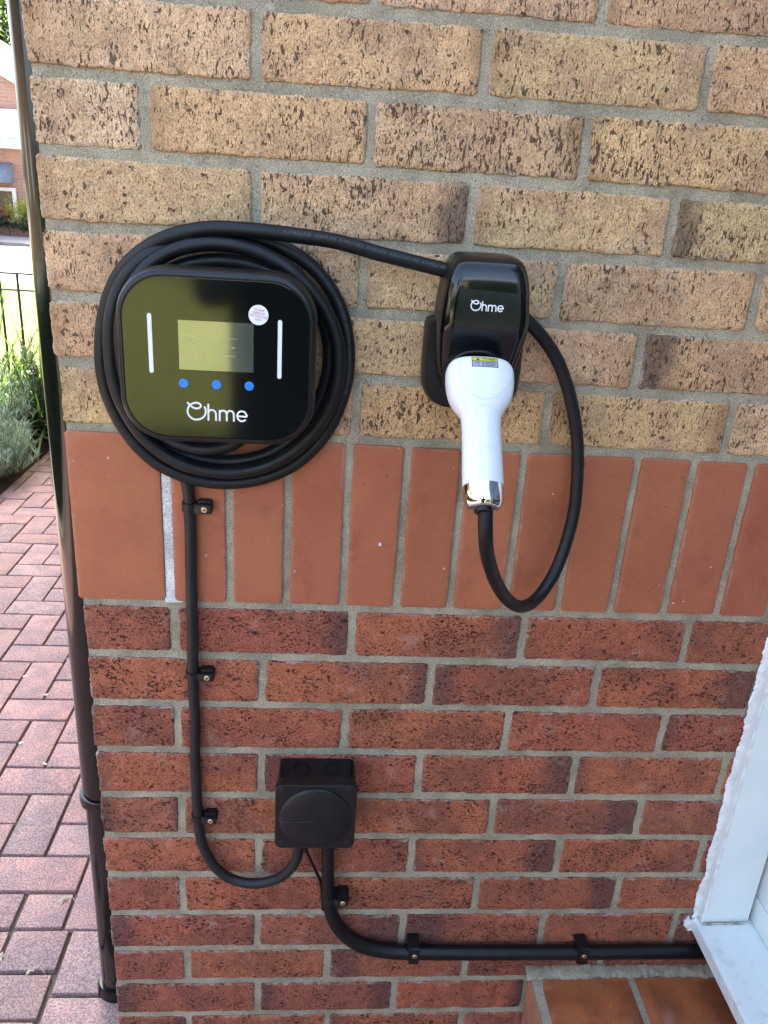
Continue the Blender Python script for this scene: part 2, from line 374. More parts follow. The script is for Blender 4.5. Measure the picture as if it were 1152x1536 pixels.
M['sealant'] = plain('white_sealant', (.78, .78, .76), .5, bump=.8, bscale=260, bdist=.0015, vary=.12, vscale=60)
M['dirty_sealant'] = plain('dirty_sealant', (.36, .34, .29), .7, bump=.8, bscale=200, bdist=.0012, vary=.5, vscale=90)
def tile_mat():
    t = NT('glazed_tile'); vec = t.coords(60)
    c = t.mix(t.ramp(t.noise(vec, 22, 4), .35, .68), (.44, .135, .050), (.26, .080, .034))
    c = t.mix(t.ramp(t.noise(t.mapping(vec, (40, 160, 40)), 1, 5, .6), .60, .75, 0, .3), c, (.40, .26, .19))
    t.set(Base=c, Roughness=t.ramp(t.noise(vec, 70, 4),   .35, .7, .10, .30), Spec=.6, Coat=.9, CoatR=.08, Normal=t.bump(t.noise(vec, 70, 3), .25, .0008)); return t.m
M['tile'] = tile_mat()
M['tile_side'] = plain('terracotta', (.42, .17, .09), .7, bump=.4, bscale=200, bdist=.0006)
M['pipe'] = plain('black_downpipe', (.004, .0045, .0045), .10, spec=.5, vary=.3, bump=.05, bscale=14, bdist=.0006)
M['iron'] = plain('black_iron', (.02, .02, .022), .5)
M['slate'] = plain('blue_slate', (.17, .22, .30), .6, bump=.5, bscale=12, bdist=.01)
M['window_glass'] = plain('window_glass', (.03, .04, .05), .05, spec=.8)
M['bark'] = plain('bark', (.10, .07, .045), .9, bump=.8, bscale=60, bdist=.01)
def leaf_mat(name, a, b, trans=.35):
    t = NT(name); g = t.n('NewGeometry').outputs['Random Per Island']
    c = t.mix(g, a, b); t.set(Base=c, Roughness=.55, Spec=.3)
    tr = t.n('BsdfTranslucent', {'Color': t.mix(.6, c, (1.3, 1.5, .5), 'MULTIPLY')}).outputs[0]
    mx = t.n('MixShader', {0: trans, 1: t.p.outputs[0], 2: tr}); t.t.links.new(mx.outputs[0], t.out.inputs[0]); return t.m
M['lavender'] = leaf_mat('silver_leaves', (.16, .24, .17), (.36, .43, .35), .3)
M['strap'] = leaf_mat('strap_leaves', (.05, .12, .025), (.13, .20, .04), .4)
M['shrub'] = leaf_mat('dark_shrub_leaves', (.018, .045, .014), (.05, .09, .03), .25)
M['tree_leaf'] = leaf_mat('tree_leaves', (.05, .10, .02), (.11, .17, .04), .4)
M['yellow_leaf'] = leaf_mat('yellow_leaves', (.35, .38, .04), (.5, .5, .08), .4)
M['flower'] = leaf_mat('red_flowers', (.55, .04, .05), (.7, .12, .12), .2)
M['weed'] = leaf_mat('weed_leaves', (.10, .24, .05), (.18, .36, .09), .4)
M['dry'] = plain('dried_petals', (.42, .36, .25), .8)
M['seed'] = plain('pale_seed', (.75, .72, .68), .7)
M['skin'] = plain('skin', (.50, .30, .22), .5)
M['shirt'] = plain('dark_shirt', (.014, .016, .02), .9)
M['jeans'] = plain('dark_jeans', (.02, .025, .04), .9)
M['hair'] = plain('brown_hair', (.05, .03, .02), .6)
# ------------------------------------------------------------------ the brick wall
GZ = -1.16                                                   # ground level; z = 0 is the top of the soldier course
BEDS = {450:(.4438,.0046),375:(.3716,.0032),300:(.2995,-.0003),225:(.2264,-.0003),150:(.1529,-.0031),75:(.0800,-.0052),
 0:(.0048,-.0063),-225:(-.2246,-.0004),-300:(-.3007,-.0004),-375:(-.3768,.0010),-450:(-.4534,.0023),-525:(-.5310,.0020),
 -600:(-.6051,0),-675:(-.6798,-.0004),-750:(-.7562,.0015),-825:(-.8297,0),-900:(-.9021,0),-975:(-.9764,0),
 525:(.5188,.004),600:(.594,.003),-1050:(-1.0515,0),-1125:(-1.127,0),-1200:(-1.203,0)}
PERP = {525:[.110,.335,.56,.785,1.01],450:[.2196,.4480,.6730,.898],375:[.2182,.4504,.6844,.909],300:[.1054,.3363,.5657,.791],225:[.2179,.4507,.676,.901],
 150:[.1085,.3359,.5582,.7906],75:[.2200,.4472,.6653,.891],0:[.1120,.3354,.565,.7927]}
PERP[450] = [.1090,.3346,.5645,.790]; PERP[525] = [.2196,.4480,.6730,.898]
PERP[150] = [.1100,.3359,.5582,.7906]; PERP[75] = [.2230,.4472,.6653,.890]
PERP.update({-225:[.1113,.1864,.2574,.3298,.4004,.4708,.5440,.6151,.6866,.7590,.8332,.9050,.9780],
 -300:[.1150,.3439,.5736,.8005],-375:[.2276,.4548,.6857,.9153],-450:[.1133,.3416,.5698,.7956],-525:[.2265,.4511,.6776,.9030],
 -600:[.1147,.3369,.5663,.7894],-675:[.2243,.4517,.6766,.9009],-750:[.1113,.3325,.5582,.7818],-825:[.2229,.4472,.6724,.888],
 -900:[.1129,.3327,.5553,.780],-975:[.2234,.4447,.6635,.888],-1050:[.112,.337,.562,.787],-1125:[.224,.449,.674,.899],-1200:[.112,.337,.562,.787]})
ORDER = [525,450,375,300,225,150,75,0,-225,-300,-375,-450,-525,-600,-675,-750,-825,-900,-975,-1050,-1125,-1200]
TOPOF = {525:600}
for a, b in zip(ORDER, ORDER[1:]): TOPOF[b] = a
def bed(k, x): a, b = BEDS[k]; return a+b*x
XEND = 1.02
wall = thing('brick_wall', 'house wall of buff bricks over an upright smooth red course over dark red bricks', 'wall')
mortar_top = []
def brick_mesh(corn, depth, seed, amp, cell=.005, relief=.0005, rnd_r=.0012, chip=0):
    """corn: TL,TR,BR,BL (x,z) local. Front at y=0, irregular arrises, real thickness"""
    TL, TR, BR, BL = [Vector(c) for c in corn]
    w = (TR-TL).length; h = (TL-BL).length
    def par(L):
        e = [0, .0010/L, .0030/L]; n = max(2, int(L/cell)); mid = [.0030/L+(1-.006/L)*k/n for k in range(1, n)]
        return e+mid+[1-.0030/L, 1-.0010/L, 1]
    us = par(w); vs = par(h); nu = len(us); nv = len(vs); v = []; f = []
    s = Vector((seed*3.7, seed*1.3, seed*.77))
    def nz(x, z, k, sc): return noise.noise(Vector((x*sc, k, z*sc))+s)
    for j, b in enumerate(vs):
        for i, a in enumerate(us):
            p = (BL*(1-a)+BR*a)*(1-b)+(TL*(1-a)+TR*a)*b
            du = min(a, 1-a)*w; dv = min(b, 1-b)*h; d = min(du, dv)
            x, z = p
            # ragged arris: shift edge points inward
            ex = amp*(.9*nz(0 if a < .5 else 9, z, 5, 90)+.8*nz(0 if a < .5 else 9, z, 7, 260)+.25) + (amp*1.6*max(0, nz(0 if a < .5 else 9, z, 9, 30)))
            ez = amp*(.9*nz(x, 0 if b < .5 else 9, 11, 90)+.8*nz(x, 0 if b < .5 else 9, 13, 260)+.25) + (amp*1.6*max(0, nz(x, 0 if b < .5 else 9, 15, 30)))
            fu = max(0, 1-du/.008); fv = max(0, 1-dv/.008)
            x += ex*fu*(1 if a < .5 else -1); z += ez*fv*(1 if b < .5 else -1)
            cr = .0028                                        # worn corner
            if du < cr and dv < cr:
                k = (cr-du)*(cr-dv)/cr; x += k*.55*(1 if a < .5 else -1); z += k*.55*(1 if b < .5 else -1)
            y = rnd_r*max(0, 1-d/.003)**2 - relief*(nz(x, z, 3, 60)+.6*nz(x, z, 4, 150))
            v.append((x, y, z))
    for j in range(nv-1):
        for i in range(nu-1):
            a = j*nu+i; f.append((a, a+1, a+1+nu, a+nu))
    ringi = [i for i in range(nu)]+[j*nu+nu-1 for j in range(1, nv)]+[(nv-1)*nu+i for i in range(nu-2, -1, -1)]+[j*nu for j in range(nv-2, 0, -1)]
    base = len(v)
    for q in ringi: v.append((v[q][0], depth, v[q][2]))
    m = len(ringi)
    for k in range(m): f.append((ringi[k], base+k, base+(k+1) % m, ringi[(k+1) % m]))
    f.append(tuple(range(base, base+m))[::-1])
    return v, f
BUFF = [(.455, .335, .200), (.425, .300, .175), (.470, .345, .215), (.400, .285, .165), (.440, .315, .180)]
RED = [(.270, .085, .050), (.235, .075, .048), (.290, .095, .052), (.250, .082, .052)]
# per brick: (row, index): (colour, burn_left, burn_right)
TINT = {(375,0):((.46,.34,.25),0,.22),(375,1):((.47,.355,.215),.1,.25),(375,2):((.44,.33,.20),.28,.12),(375,3):((.42,.29,.19),.12,0),
 (450,1):((.40,.27,.20),0,.3),(450,2):((.46,.33,.24),0,0),(450,3):((.42,.30,.20),.3,0),(450,4):((.45,.31,.18),.15,0),
 (300,0):((.55,.44,.32),0,0),(300,1):((.47,.35,.20),.3,.15),(300,2):((.45,.33,.22),.12,.1),(300,3):((.47,.36,.21),.25,0),
 (225,0):((.43,.32,.20),.15,.2),(225,1):((.46,.35,.205),0,.45),(225,2):((.44,.34,.20),.3,0),(225,3):((.39,.29,.175),.40,0),
 (150,1):((.44,.32,.22),0,0),(150,2):((.47,.35,.22),0,0),(150,3):((.43,.33,.19),.12,.30),(150,4):((.42,.30,.18),.1,0),
 (150,0):((.45,.33,.23),0,0),(75,0):((.40,.27,.18),.1,0),(75,2):((.43,.31,.22),.15,0),(75,3):((.36,.255,.155),.55,0),
 (75,1):((.43,.32,.20),0,0),(0,0):((.50,.38,.20),0,0),(0,1):((.42,.31,.18),0,0),(0,2):((.43,.30,.17),.1,.2),(0,3):((.40,.29,.165),.25,.35),(0,4):((.48,.345,.22),0,0)}
RT = {(-300,0):(1,.15,.2),(-300,1):(1,.1,.45),(-300,2):(2,0,.5),(-300,3):(0,.15,.1),(-375,0):(2,0,.2),(-375,1):(2,0,.45),(-375,2):(0,.5,0),(-375,3):(2,0,.6),
 (-450,0):(1,.3,.1),(-450,1):(0,.1,0),(-450,2):(2,0,0),(-450,3):(0,.1,.1),(-450,4):(1,.3,0),(-525,0):(0,.2,.1),(-525,1):(0,.4,0),(-525,2):(0,0,.6),(-525,3):(2,.3,0),
 (-600,0):(3,.5,.3),(-600,1):(0,.1,.1),(-600,2):(2,0,.2),(-600,3):(1,0,.65),(-600,4):(3,0,.4),(-675,0):(2,.1,0),(-675,1):(3,.2,.2),(-675,2):(0,.3,.55),(-675,3):(0,0,0),(-675,4):(1,0,0),
 (-750,0):(1,0,.1),(-750,1):(0,0,.1),(-750,2):(2,0,0),(-750,3):(1,0,.55),(-750,4):(0,0,.3),(-825,0):(0,.5,.2),(-825,1):(3,0,.7),(-825,2):(0,.8,0),(-825,3):(2,0,0),
 (-900,0):(1,.1,0),(-900,1):(0,0,.1),(-900,2):(3,.6,.1),(-900,3):(1,0,.2),(-975,0):(3,.5,.1),(-975,1):(1,.4,.5)}
seed = 0
for ri, k in enumerate(ORDER):
    top = TOPOF[k]; xs = [0.0]+PERP[k]; sold = k == -225; buff = k >= 0
    if xs[-1] < XEND-.03: xs = xs+[min(XEND, xs[-1]+.225)]
    for i in range(len(xs)-1):
        seed += 1
        x0, x1 = xs[i], xs[i+1]; j = .0048 if not sold else .0050
        xl = x0+(j if i else rnd.uniform(-.0008, .0008)+(-.0075 if k >= 75 else (-.0035 if k >= -225 else .0012))); xr = x1-j
        if sold and i == 0: xr = x1-.0062
        if sold and i == 1: xl = x0+.0062
        zt = [bed(top, xl)-.0052, bed(top, xr)-.0052]; zb = [bed(k, xl)+.0052, bed(k, xr)+.0052]
        cx = (xl+xr)/2; cz = (zt[0]+zt[1]+zb[0]+zb[1])/4
        jt = .0009 if not sold else .0005
        q = lambda: rnd.uniform(-jt, jt)
        corn = [(xl-cx+q(), zt[0]-cz+q()), (xr-cx+q(), zt[1]-cz+q()), (xr-cx+q(), zb[1]-cz+q()), (xl-cx+q(), zb[0]-cz+q())]
        dep = .045
        if i == 0: dep = .1025 if x1 > .16 else .215
        v, f = brick_mesh(corn, dep, seed, .0013 if buff else (.0014 if not sold else .0004),
                          cell=.0036 if not sold else .006, relief=.0012 if buff else (.0008 if not sold else .00025), rnd_r=.0013 if not sold else .0008)
        mat = M['buff'] if buff else (M['soldier'] if sold else M['red'])
        o = mesh_obj('brick', v, f, mat, wall, smooth=55, loc=(cx, rnd.uniform(-.0006, .0008)-(.0012 if sold else 0), cz))
        o['half'] = max(.03, (xr-xl)/2); o['halfz'] = max(.02, (zt[0]-zb[0])/2)
        if buff:
            t = TINT.get((k, i), (BUFF[seed % 5], rnd.choice((0, 0, .2)), rnd.choice((0, 0, .3))))
            col, bl, br = t; col = tuple(a*.58+b*.42 for a, b in zip(col, (.45, .325, .195))); bc = (.10, .068, .050) if max(bl, br) > .35 else (.34, .195, .095); bl = max(bl, rnd.choice((0, .15, .3)) if max(bl, br) <= .35 else 0); br = max(br, rnd.choice((0, .15, .3)) if max(bl, br) <= .35 else 0)
        elif sold:
            d = (1.0-.010*i)*rnd.uniform(.90, 1.08); col = (.335*d, .106*d, .050*d); bl = br = 0; bc = (.1, .1, .1)  # upright bricks darken rightwards; shade beside the bay is put into the colour
            if i == 0: col = (.355, .112, .050)
        else:
            ci, bl, br = RT.get((k, i), (rnd.randrange(4), rnd.choice((0, .3)), rnd.choice((0, .4)))); col = RED[ci]; bc = (.135, .062, .052)
        g_ = (1.36, 1.235, 1.14) if buff else ((1.46, 1.50, 1.48) if not sold else (1.18, 1.18, 1.20))
        o.color = (*[c*k_*rnd.uniform(.96, 1.04) for c, k_ in zip(col, g_)], 1)
        o['burn_left'] = float(bl); o['burn_right'] = float(br); o['burn_color'] = bc

# mortar: one sheet just behind the brick faces, tooled and gritty, with a proud lip beside some bricks
def mortar_sheet(name, x0, x1, z0, z1, step, y):
    nx = int((x1-x0)/step); nz_ = int((z1-z0)/step); v = []; f = []
    for j in range(nz_+1):
        for i in range(nx+1):
            x = x0+(x1-x0)*i/nx; z = z0+(z1-z0)*j/nz_
            n = noise.noise(Vector((x*45, 1, z*45)))*.0009+noise.noise(Vector((x*150, 2, z*150)))*.0006+noise.noise(Vector((x*12, 3, z*12)))*.0007
            if i == 0: x += (-.0030 if z > .1 else (.0005 if z > -.22 else .0055))+.0012*noise.noise(Vector((4, z*130, 6)))
            v.append((x, y-n, z))
    for j in range(nz_):
        for i in range(nx): a = j*(nx+1)+i; f.append((a, a+1, a+nx+2, a+nx+1))
    b = len(v); v += [(x0+.005, .1, z0), (x0-.003, .1, z1), (x1, .1, z0), (x1, .1, z1)]
    f.append(tuple([j*(nx+1) for j in range(nz_+1)])+(b+1, b))
    return mesh_obj(name, v, f, M['mortar'], wall, smooth=60)
mortar_sheet('mortar', -.0010, XEND, -1.2, .594, .0042, .0030)
# pale filler in the movement joint beside the first upright brick
def ragged_strip(name, x0, x1, z0, z1, y0, mat, parent, amp=.0012, seed=0, bulge=.0015, n=120, m=8):
    v = []; f = []
    for j in range(n+1):
        z = z0+(z1-z0)*j/n
        lo = 0 if n < 500 else 1.6*noise.noise(Vector((seed, z*23, 9)))+.9*min(0, noise.noise(Vector((seed, z*41, 15)))); l = x0+amp*(.7*noise.noise(Vector((seed, z*310, 0)))+.6*noise.noise(Vector((seed, z*97, 4)))+lo); r = x1+amp*(noise.noise(Vector((seed+5, z*260, 0)))+noise.noise(Vector((seed+5, z*70, 4))))
        for i in range(m+1):
            a = i/m; e = math.sin(math.pi*a)**.6
            v.append((l+(r-l)*a, y0-(bulge*e+.0006*noise.noise(Vector((a*3+seed, z*150, 7)))*e), z))
    for j in range(n):
        for i in range(m): q = j*(m+1)+i; f.append((q, q+1, q+m+2, q+m+1))
    return mesh_obj(name, v, f, mat, parent, smooth=60)
ragged_strip('joint_filler', .1058, .1168, -.2195, -.0005, .0022, M['white_joint'], wall, .0009, 3, .0004)
ragged_strip('joint_filler', .1035, .1235, -.2225, -.2150, .0008, M['white_joint'], wall, .0040, 8, .0006, n=14)

# paint and mortar specks on the upright course
for (x, z, r) in ((.515, -.018, .0032), (.374, -.131, .0030), (.268, -.172, .0014), (.585, -.055, .0012)):
    v = []; n = 9
    for q in range(n): a = 2*math.pi*q/n; rr = r*(.6+.5*rnd.random()); v.append((x+rr*math.cos(a)*.7, -.0010, z+rr*math.sin(a)))
    v += [(p[0], -.0034, p[2]) for p in v[:n]]
    mesh_obj('plaster_speck', v, [tuple(range(n, 2*n))]+[(q, (q+1) % n, n+(q+1) % n, n+q) for q in range(n)], M['white_joint'], wall)
tag(wall.children[-1])

# rest of the house (outside the picture): joined bricks near by, textured body beyond
def far_bricks(name, mat, rows, xs, along='x', fixed=0.0):
    mb = MB()
    for rz, off in rows:
        x = xs[0]+off
        while x < xs[1]-.06:
            a = max(x, xs[0])+.005; b = min(x+.225, xs[1])-.005; z0 = rz+.005; z1 = rz+.070; d = rnd.uniform(-.001, .001)
            if b-a > .03:
                if along == 'x': mb.box((a, fixed+d, z0), (b, fixed+.05, z1))
                else: mb.box((fixed+d, a, z0), (fixed+.05, b, z1))
            x += .225
    return tag(mb.obj(name, mat, wall), kind='stuff')
zr = [(.600+.075*i, (i % 2)*-.1125) for i in range(9)]
far_bricks('upper_brick_courses', M['buff'], zr, (0, XEND))
side_red = [(-1.203+.0757*i, (i % 2)*.1125) for i in range(13)]; side_buff = [(.005+.0738*i, (i % 2)*.1125) for i in range(16)]
far_bricks('side_brick_courses', M['red'], side_red, (.1125, 2.6), 'y'); far_bricks('side_brick_courses', M['buff'], side_buff, (.1125, 2.6), 'y')
mb = MB()
y = .11
while y < 2.6: mb.box((-.001, y, -.2195), (.05, y+.065, -.0005)); y += .075
tag(mb.obj('side_upright_bricks', M['soldier'], wall), kind='stuff')
box('upper_mortar', (.003, .003, .594), (XEND, .1, 1.28), M['mortar'], wall)
box('side_mortar', (.0035, .1, -1.2), (.06, 2.6, 1.19), M['mortar'], wall)
for o in wall.children:
    if o.get('kind') == 'stuff': o.color = (.42, .31, .185, 1) if 'buff' in o.data.materials[0].name else ((.25, .08, .05, 1) if 'red' in o.data.materials[0].name else (.31, .1, .05, 1)); o['half'] = .11; o['halfz'] = 9.; o['burn_left'] = 0.; o['burn_right'] = 0.; o['burn_color'] = (.1, .07, .05)
house = thing('house', 'body of the brick house behind the wall with its tiled roof', 'house', (0, 0, GZ))
H = lambda a, b, n, m: box(n, (a[0], a[1], a[2]-GZ), (b[0], b[1], b[2]-GZ), m, house)
H((.06, .1, GZ-.2), (8, 7.5, 3.7), 'wall_core', M['brickwork_buff'])
H((0.004, 2.6, GZ-.2), (.058, 7.5, 3.7), 'side_wall', M['brickwork_buff'])
H((0.004, .004, 1.28), (8, .098, 3.7), 'front_wall', M['brickwork_buff'])
H((0.004, .102, 1.20), (.058, 2.598, 3.7), 'side_wall', M['brickwork_buff'])
H((2.2, .004, GZ-.2), (8, .098, 1.278), 'front_wall', M['brickwork_red'])
H((XEND+.002, .004, GZ-.2), (2.198, .098, 1.278), 'front_wall', M['brickwork_red'])
rv = [(-.35, -.35, 3.7-GZ), (8.3, -.35, 3.7-GZ), (8.3, 7.9, 3.7-GZ), (-.35, 7.9, 3.7-GZ), (3.8, 3.8, 5.6-GZ), (4.6, 3.8, 5.6-GZ)]
mesh_obj('roof', rv, [(0, 1, 5, 4), (1, 2, 5), (2, 3, 4, 5), (3, 0, 4), (3, 2, 1, 0)], M['slate'], house)

# ------------------------------------------------------------------ ground
tag(box('ground', (-150, -150, GZ-.35), (150, 150, GZ-.06), M['terrain']), 'grassy ground stretching away to the horizon', 'ground', kind='structure')
pav = box('paving', (-2.3, -3.6, GZ-.055), (2.4, 4.15, GZ-.012), M['sand'])
tag(pav, 'pink block paving laid in herringbone beside the house', 'paving', kind='structure')
def block_mesh(w, d, seedv):
    r = random.Random(seedv); bm = bmesh.new()
    g = .0032
    hx, hy = w/2-g, d/2-g
    vs = [bm.verts.new((sx*hx+r.uniform(-.0008, .0008), sy*hy+r.uniform(-.0008, .0008), z)) for z in (-.05, 0) for sx, sy in ((-1, -1), (1, -1), (1, 1), (-1, 1))]
    bm.faces.new(vs[4:]); bm.faces.new(vs[:4][::-1])
    for k in range(4): bm.faces.new((vs[k], vs[(k+1) % 4], vs[4+(k+1) % 4], vs[4+k]))
    tops = [e for e in bm.edges if all(v.co.z > -.01 for v in e.verts)]+[e for e in bm.edges if abs(e.verts[0].co.z-e.verts[1].co.z) > .02]
    bmesh.ops.bevel(bm, geom=tops, offset=.0042, segments=2, affect='EDGES', profile=.55)
    me = bpy.data.meshes.new('paving_block'); bm.to_mesh(me); bm.free(); me.materials.append(M['paver']); sm(me, 50); return me
BM = {}
def blk(w, d):
    k = (round(w, 3), round(d, 3))
    if k not in BM: BM[k] = [block_mesh(w, d, hash(k) % 999+q) for q in range(3)]
    return rnd.choice(BM[k])
custom = [(-.30, -.184, .228, .324), (-.182, -.004, .178, .324), (-.184, .0, .078, .176), (-.41, -.186, .130, .226), (-.50, -.302, .228, .324),
          (-.302, -.186, .032, .128), (-.302, -.202, .326, .418), (-.402, -.304, .326, .418), (-.52, -.412, .032, .226)]
pn = 0; stuffv = MB()
def in_view(x, y): return (-.62-.40*(y-.3)) < x < (.06-.27*y) and .0 < y < 3.5
cells = []
for i in range(-24, 25):
    for jj in range(-40, 42):
        if (jj-i) % 4 == 0: cells.append((i*.1, jj*.1+.02, .2, .1))
        if (jj-i) % 4 == 1: cells.append((i*.1, jj*.1+.02, .1, .2))
def add_block(cx, cy, w, d, single):
    global pn
    dz = rnd.uniform(-.0016, .0016)
    if single:
        o = bpy.data.objects.new('paving_block', blk(w, d)); link(o, pav); o.location = (cx, cy, GZ+dz)
        o.rotation_euler = (rnd.uniform(-.006, .006), rnd.uniform(-.006, .006), rnd.uniform(-.006, .006))
        c = rnd.uniform(0, 1); s = rnd.uniform(.88, 1.1)
        a, b = (.40, .240, .198), (.33, .230, .200); o.color = (*[(p*c+q*(1-c))*s for p, q in zip(a, b)], 1); pn += 1
    else:
        stuffv.box((cx-w/2+.003, cy-d/2+.003, GZ-.04), (cx+w/2-.003, cy+d/2-.003, GZ+dz))
for (a, b, c, d) in custom: add_block((a+b)/2, (c+d)/2, b-a, d-c, True)
for (x, y, w, d) in cells:
    cx, cy = x+w/2, y+d/2
    if x < -2.25 or x+w > 2.35 or y < -3.55 or y+d > 4.1: continue
    if x+w > -.001 and y+d > -.001: continue                          # under the house
    if any(x < B-.02 and x+w > A+.02 and y < D-.02 and y+d > Cc+.02 for (A, B, Cc, D) in custom): continue
    if x+w < -1.22 and y > 2.7: continue                              # planting bed
    add_block(cx, cy, w, d, in_view(cx, cy) and pn < 295)
o = stuffv.obj('paving_blocks_beyond', M['paver'], pav); tag(o, kind='stuff'); o.color = (.38, .24, .20, 1)
tag(box('planting_bed', (-4.2, 2.72, GZ-.05), (-1.24, 4.18, GZ+.012), M['soil']), 'dark soil bed under the silver shrubs', 'planting bed', kind='structure')
tag(box('planting_bed', (-1.236, 3.52, GZ-.05), (-.25, 4.18, GZ+.010), M['soil']), 'dark soil at the far end of the block paving', 'planting bed', kind='structure')
tag(box('side_lawn', (-40, 4.2, GZ-.05), (-.05, 10.9, GZ), M['lawn']), 'bright sunlit lawn beyond the railing', 'lawn', kind='structure')
tag(box('side_lawn', (-40, -3.6, GZ-.05), (-2.32, 2.7, GZ-.002), M['road']), 'pale concrete drive to the left of the block paving', 'driveway', kind='structure')
tag(box('driveway', (-60, 10.92, GZ-.05), (-.05, 17.4, GZ-.01), M['road']), 'pale sunlit driveway between lawn and far house', 'driveway', kind='structure')
tag(box('footway', (-60, 17.42, GZ-.05), (-.05, 19.5, GZ+.06), M['pavement']), 'grey footway in front of the far house', 'footway', kind='structure')
tag(box('front_lawn', (-3.8, -16, GZ-.05), (30, -3.62, GZ-.004), M['lawn']), 'front lawn behind the photographer', 'lawn', kind='structure')
tag(box('driveway', (-40, -16, GZ-.05), (-3.82, -3.62, GZ-.003), M['road']), 'pale concrete drive in front of the left side of the garden', 'driveway', kind='structure')
# ------------------------------------------------------------------ downpipe
dp = thing('downpipe', 'round black drainpipe running down the side of the house beside the wall corner', 'drainpipe', (-.0555, .2, GZ))
PX, PY = 0, 0
v, f = tube_geo([Vector((0, 0, z)) for z in (.47, 1.5, 3, 4.86)], .034, 40); mesh_obj('upper_pipe', v, f, M['pipe'], dp, smooth=50)
v, f = tube_geo([Vector((0, 0, z)) for z in (.015, .2, .4, .466)], .0315, 40); mesh_obj('lower_pipe', v, f, M['pipe'], dp, smooth=50)
rings = []
for z, r in ((.448, .0365), (.4485, .0385), (.452, .0395), (.462, .0395), (.467, .0385), (.468, .036)):
    rings.append([(r*math.cos(2*math.pi*k/40), r*math.sin(2*math.pi*k/40), z) for k in range(40)])
v, f = loft_geo(rings); fix_normals(mesh_obj('pipe_collar', v, f, M['pipe'], dp, smooth=50))
MB().box((.0, -.006, .452), (.058, .010, .464)).obj('wall_bracket', M['pipe'], dp)
rings = [[(r*math.cos(2*math.pi*k/32), r*math.sin(2*math.pi*k/32), z) for k in range(32)] for z, r in ((-.02, .040), (.012, .040), (.02, .036))]
v, f = loft_geo(rings); fix_normals(mesh_obj('gully_socket', v, f, M['pipe'], dp, smooth=40))

# ------------------------------------------------------------------ charger
CX, CZ = .1882, .110
ch = thing('ev_charger', 'black wall charger with a screen, three blue dots and two white light bars', 'charger', (CX, 0, CZ))
secs = [(0, 0, .150, .126, .03, .0), (0, 0, .152, .128, .03, -.040), (0, 0, .190, .166, .042, -.052), (0, .0, .1985, .1765, .047, -.060),
        (0, 0, .2000, .1780, .048, -.075), (0, 0, .2000, .1780, .048, -.088), (0, 0, .1985, .1765, .0475, -.0945), (0, 0, .1955, .1735, .046, -.0985),
        (0, 0, .1915, .1695, .0445, -.1000), (0, 0, .1880, .1635, .0430, -.1002), (0, 0, .1874, .1628, .0427, -.0990), (0, 0, .17, .15, .04, -.0985)]
loft_y('body', secs, M['black_satin'], ch, 50, 14)
GX, GZ2 = .0000, -.0005
gl = loft_y('front_glass', [(GX, GZ2, .1862, .1616, .0420, -.0980), (GX, GZ2, .1862, .1616, .0420, -.0998), (GX, GZ2, .1852, .1606, .0415, -.1003)], M['glass_black'], ch, 30, 14)
lx = lambda x: x-CX
lz = lambda z: z-CZ
for bx in (.1223, .2512):
    v, f = ribbon_geo([(lx(bx), lz(.1522)), (lx(bx), lz(.0968))], .0042, -.1003, -.1007); fix_normals(mesh_obj('light_bar', v, f, M['led_white'], ch))
scr = box('screen', (lx(.1502), -.1006, lz(.0997)), (lx(.2248), -.1003, lz(.1492)), M['lcd'], ch)
for (tx, tz) in ((.1640, .1262), (.1985, .1252)):
    text_obj('screen_digit', '0', .0082, face_m(lx(tx), -.1008, lz(tz)), M['lcd_digit'], scr, .00004)
for (tx, tz, w) in ((.163, .1335, .0135), (.199, .1330, .0165), (.168, .1252, .003), (.2035, .1240, .003), (.2000, .1155, .0140)):
    v, f = ribbon_geo([(lx(tx-w/2+.001), lz(tz)), (lx(tx+w/2+.001), lz(tz))], .0010, -.1006, -.10078); fix_normals(mesh_obj('screen_text_line', v, f, M['lcd_digit'], scr))
for bx in (.1538, .1872, .2205): disc('touch_button', (lx(bx), lz(.0856)), .0047, -.1003, -.1006, M['blue'], ch)
def arc(cx, cz, rx, rz, a0, a1, n=18):
    return [(cx+rx*math.cos(math.radians(a0+(a1-a0)*k/n)), cz+rz*math.sin(math.radians(a0+(a1-a0)*k/n))) for k in range(n+1)]
def smooth2(P, step=.6):
    q = catmull([Vector((a, b, 0)) for a, b in P], step); return [(p.x, p.y) for p in q]
LOGO = [smooth2([(60, 33), (66, 15), (67, -6), (58, -31), (38, -52), (10, -63), (-20, -62), (-48, -44), (-63, -15), (-62, 16), (-50, 38), (-28, 55), (0, 63), (24, 56), (33, 40), (20, 24), (-8, 20), (-34, 32), (-52, 50), (-62, 60)], 3),
        [(86, 54), (86, -62)], smooth2([(86, -8), (94, 8), (112, 14), (132, 6), (140, -12), (141, -36), (141, -62)], 3),
        [(168, 10), (168, -62)], smooth2([(168, -10), (176, 6), (192, 13), (210, 7), (218, -10), (219, -36), (219, -62)], 3),
        smooth2([(219, -12), (228, 6), (244, 13), (262, 6), (270, -12), (271, -36), (271, -62)], 3),
        smooth2([(299, -25), (362, -25), (360, -8), (350, 7), (330, 13), (310, 7), (298, -10), (296, -26), (302, -46), (318, -59), (336, -61), (354, -52)], 3)]
def logo(name, x, z, sc, y, mat, parent, w=13):
    vv = []; ff = []
    for kk, st in enumerate(LOGO):
        v, f = ribbon_geo([(x+a*sc, z+b*sc) for a, b in st], w*sc, y+.0003, y-.00002*(kk % 3)); n = len(vv); vv += v; ff += [tuple(i+n for i in q) for q in f]
    o = mesh_obj(name, vv, ff, mat, parent); return o
logo('logo_lettering', lx(.1663), lz(.0568), .0001415, -.1007, M['print_white'], ch)
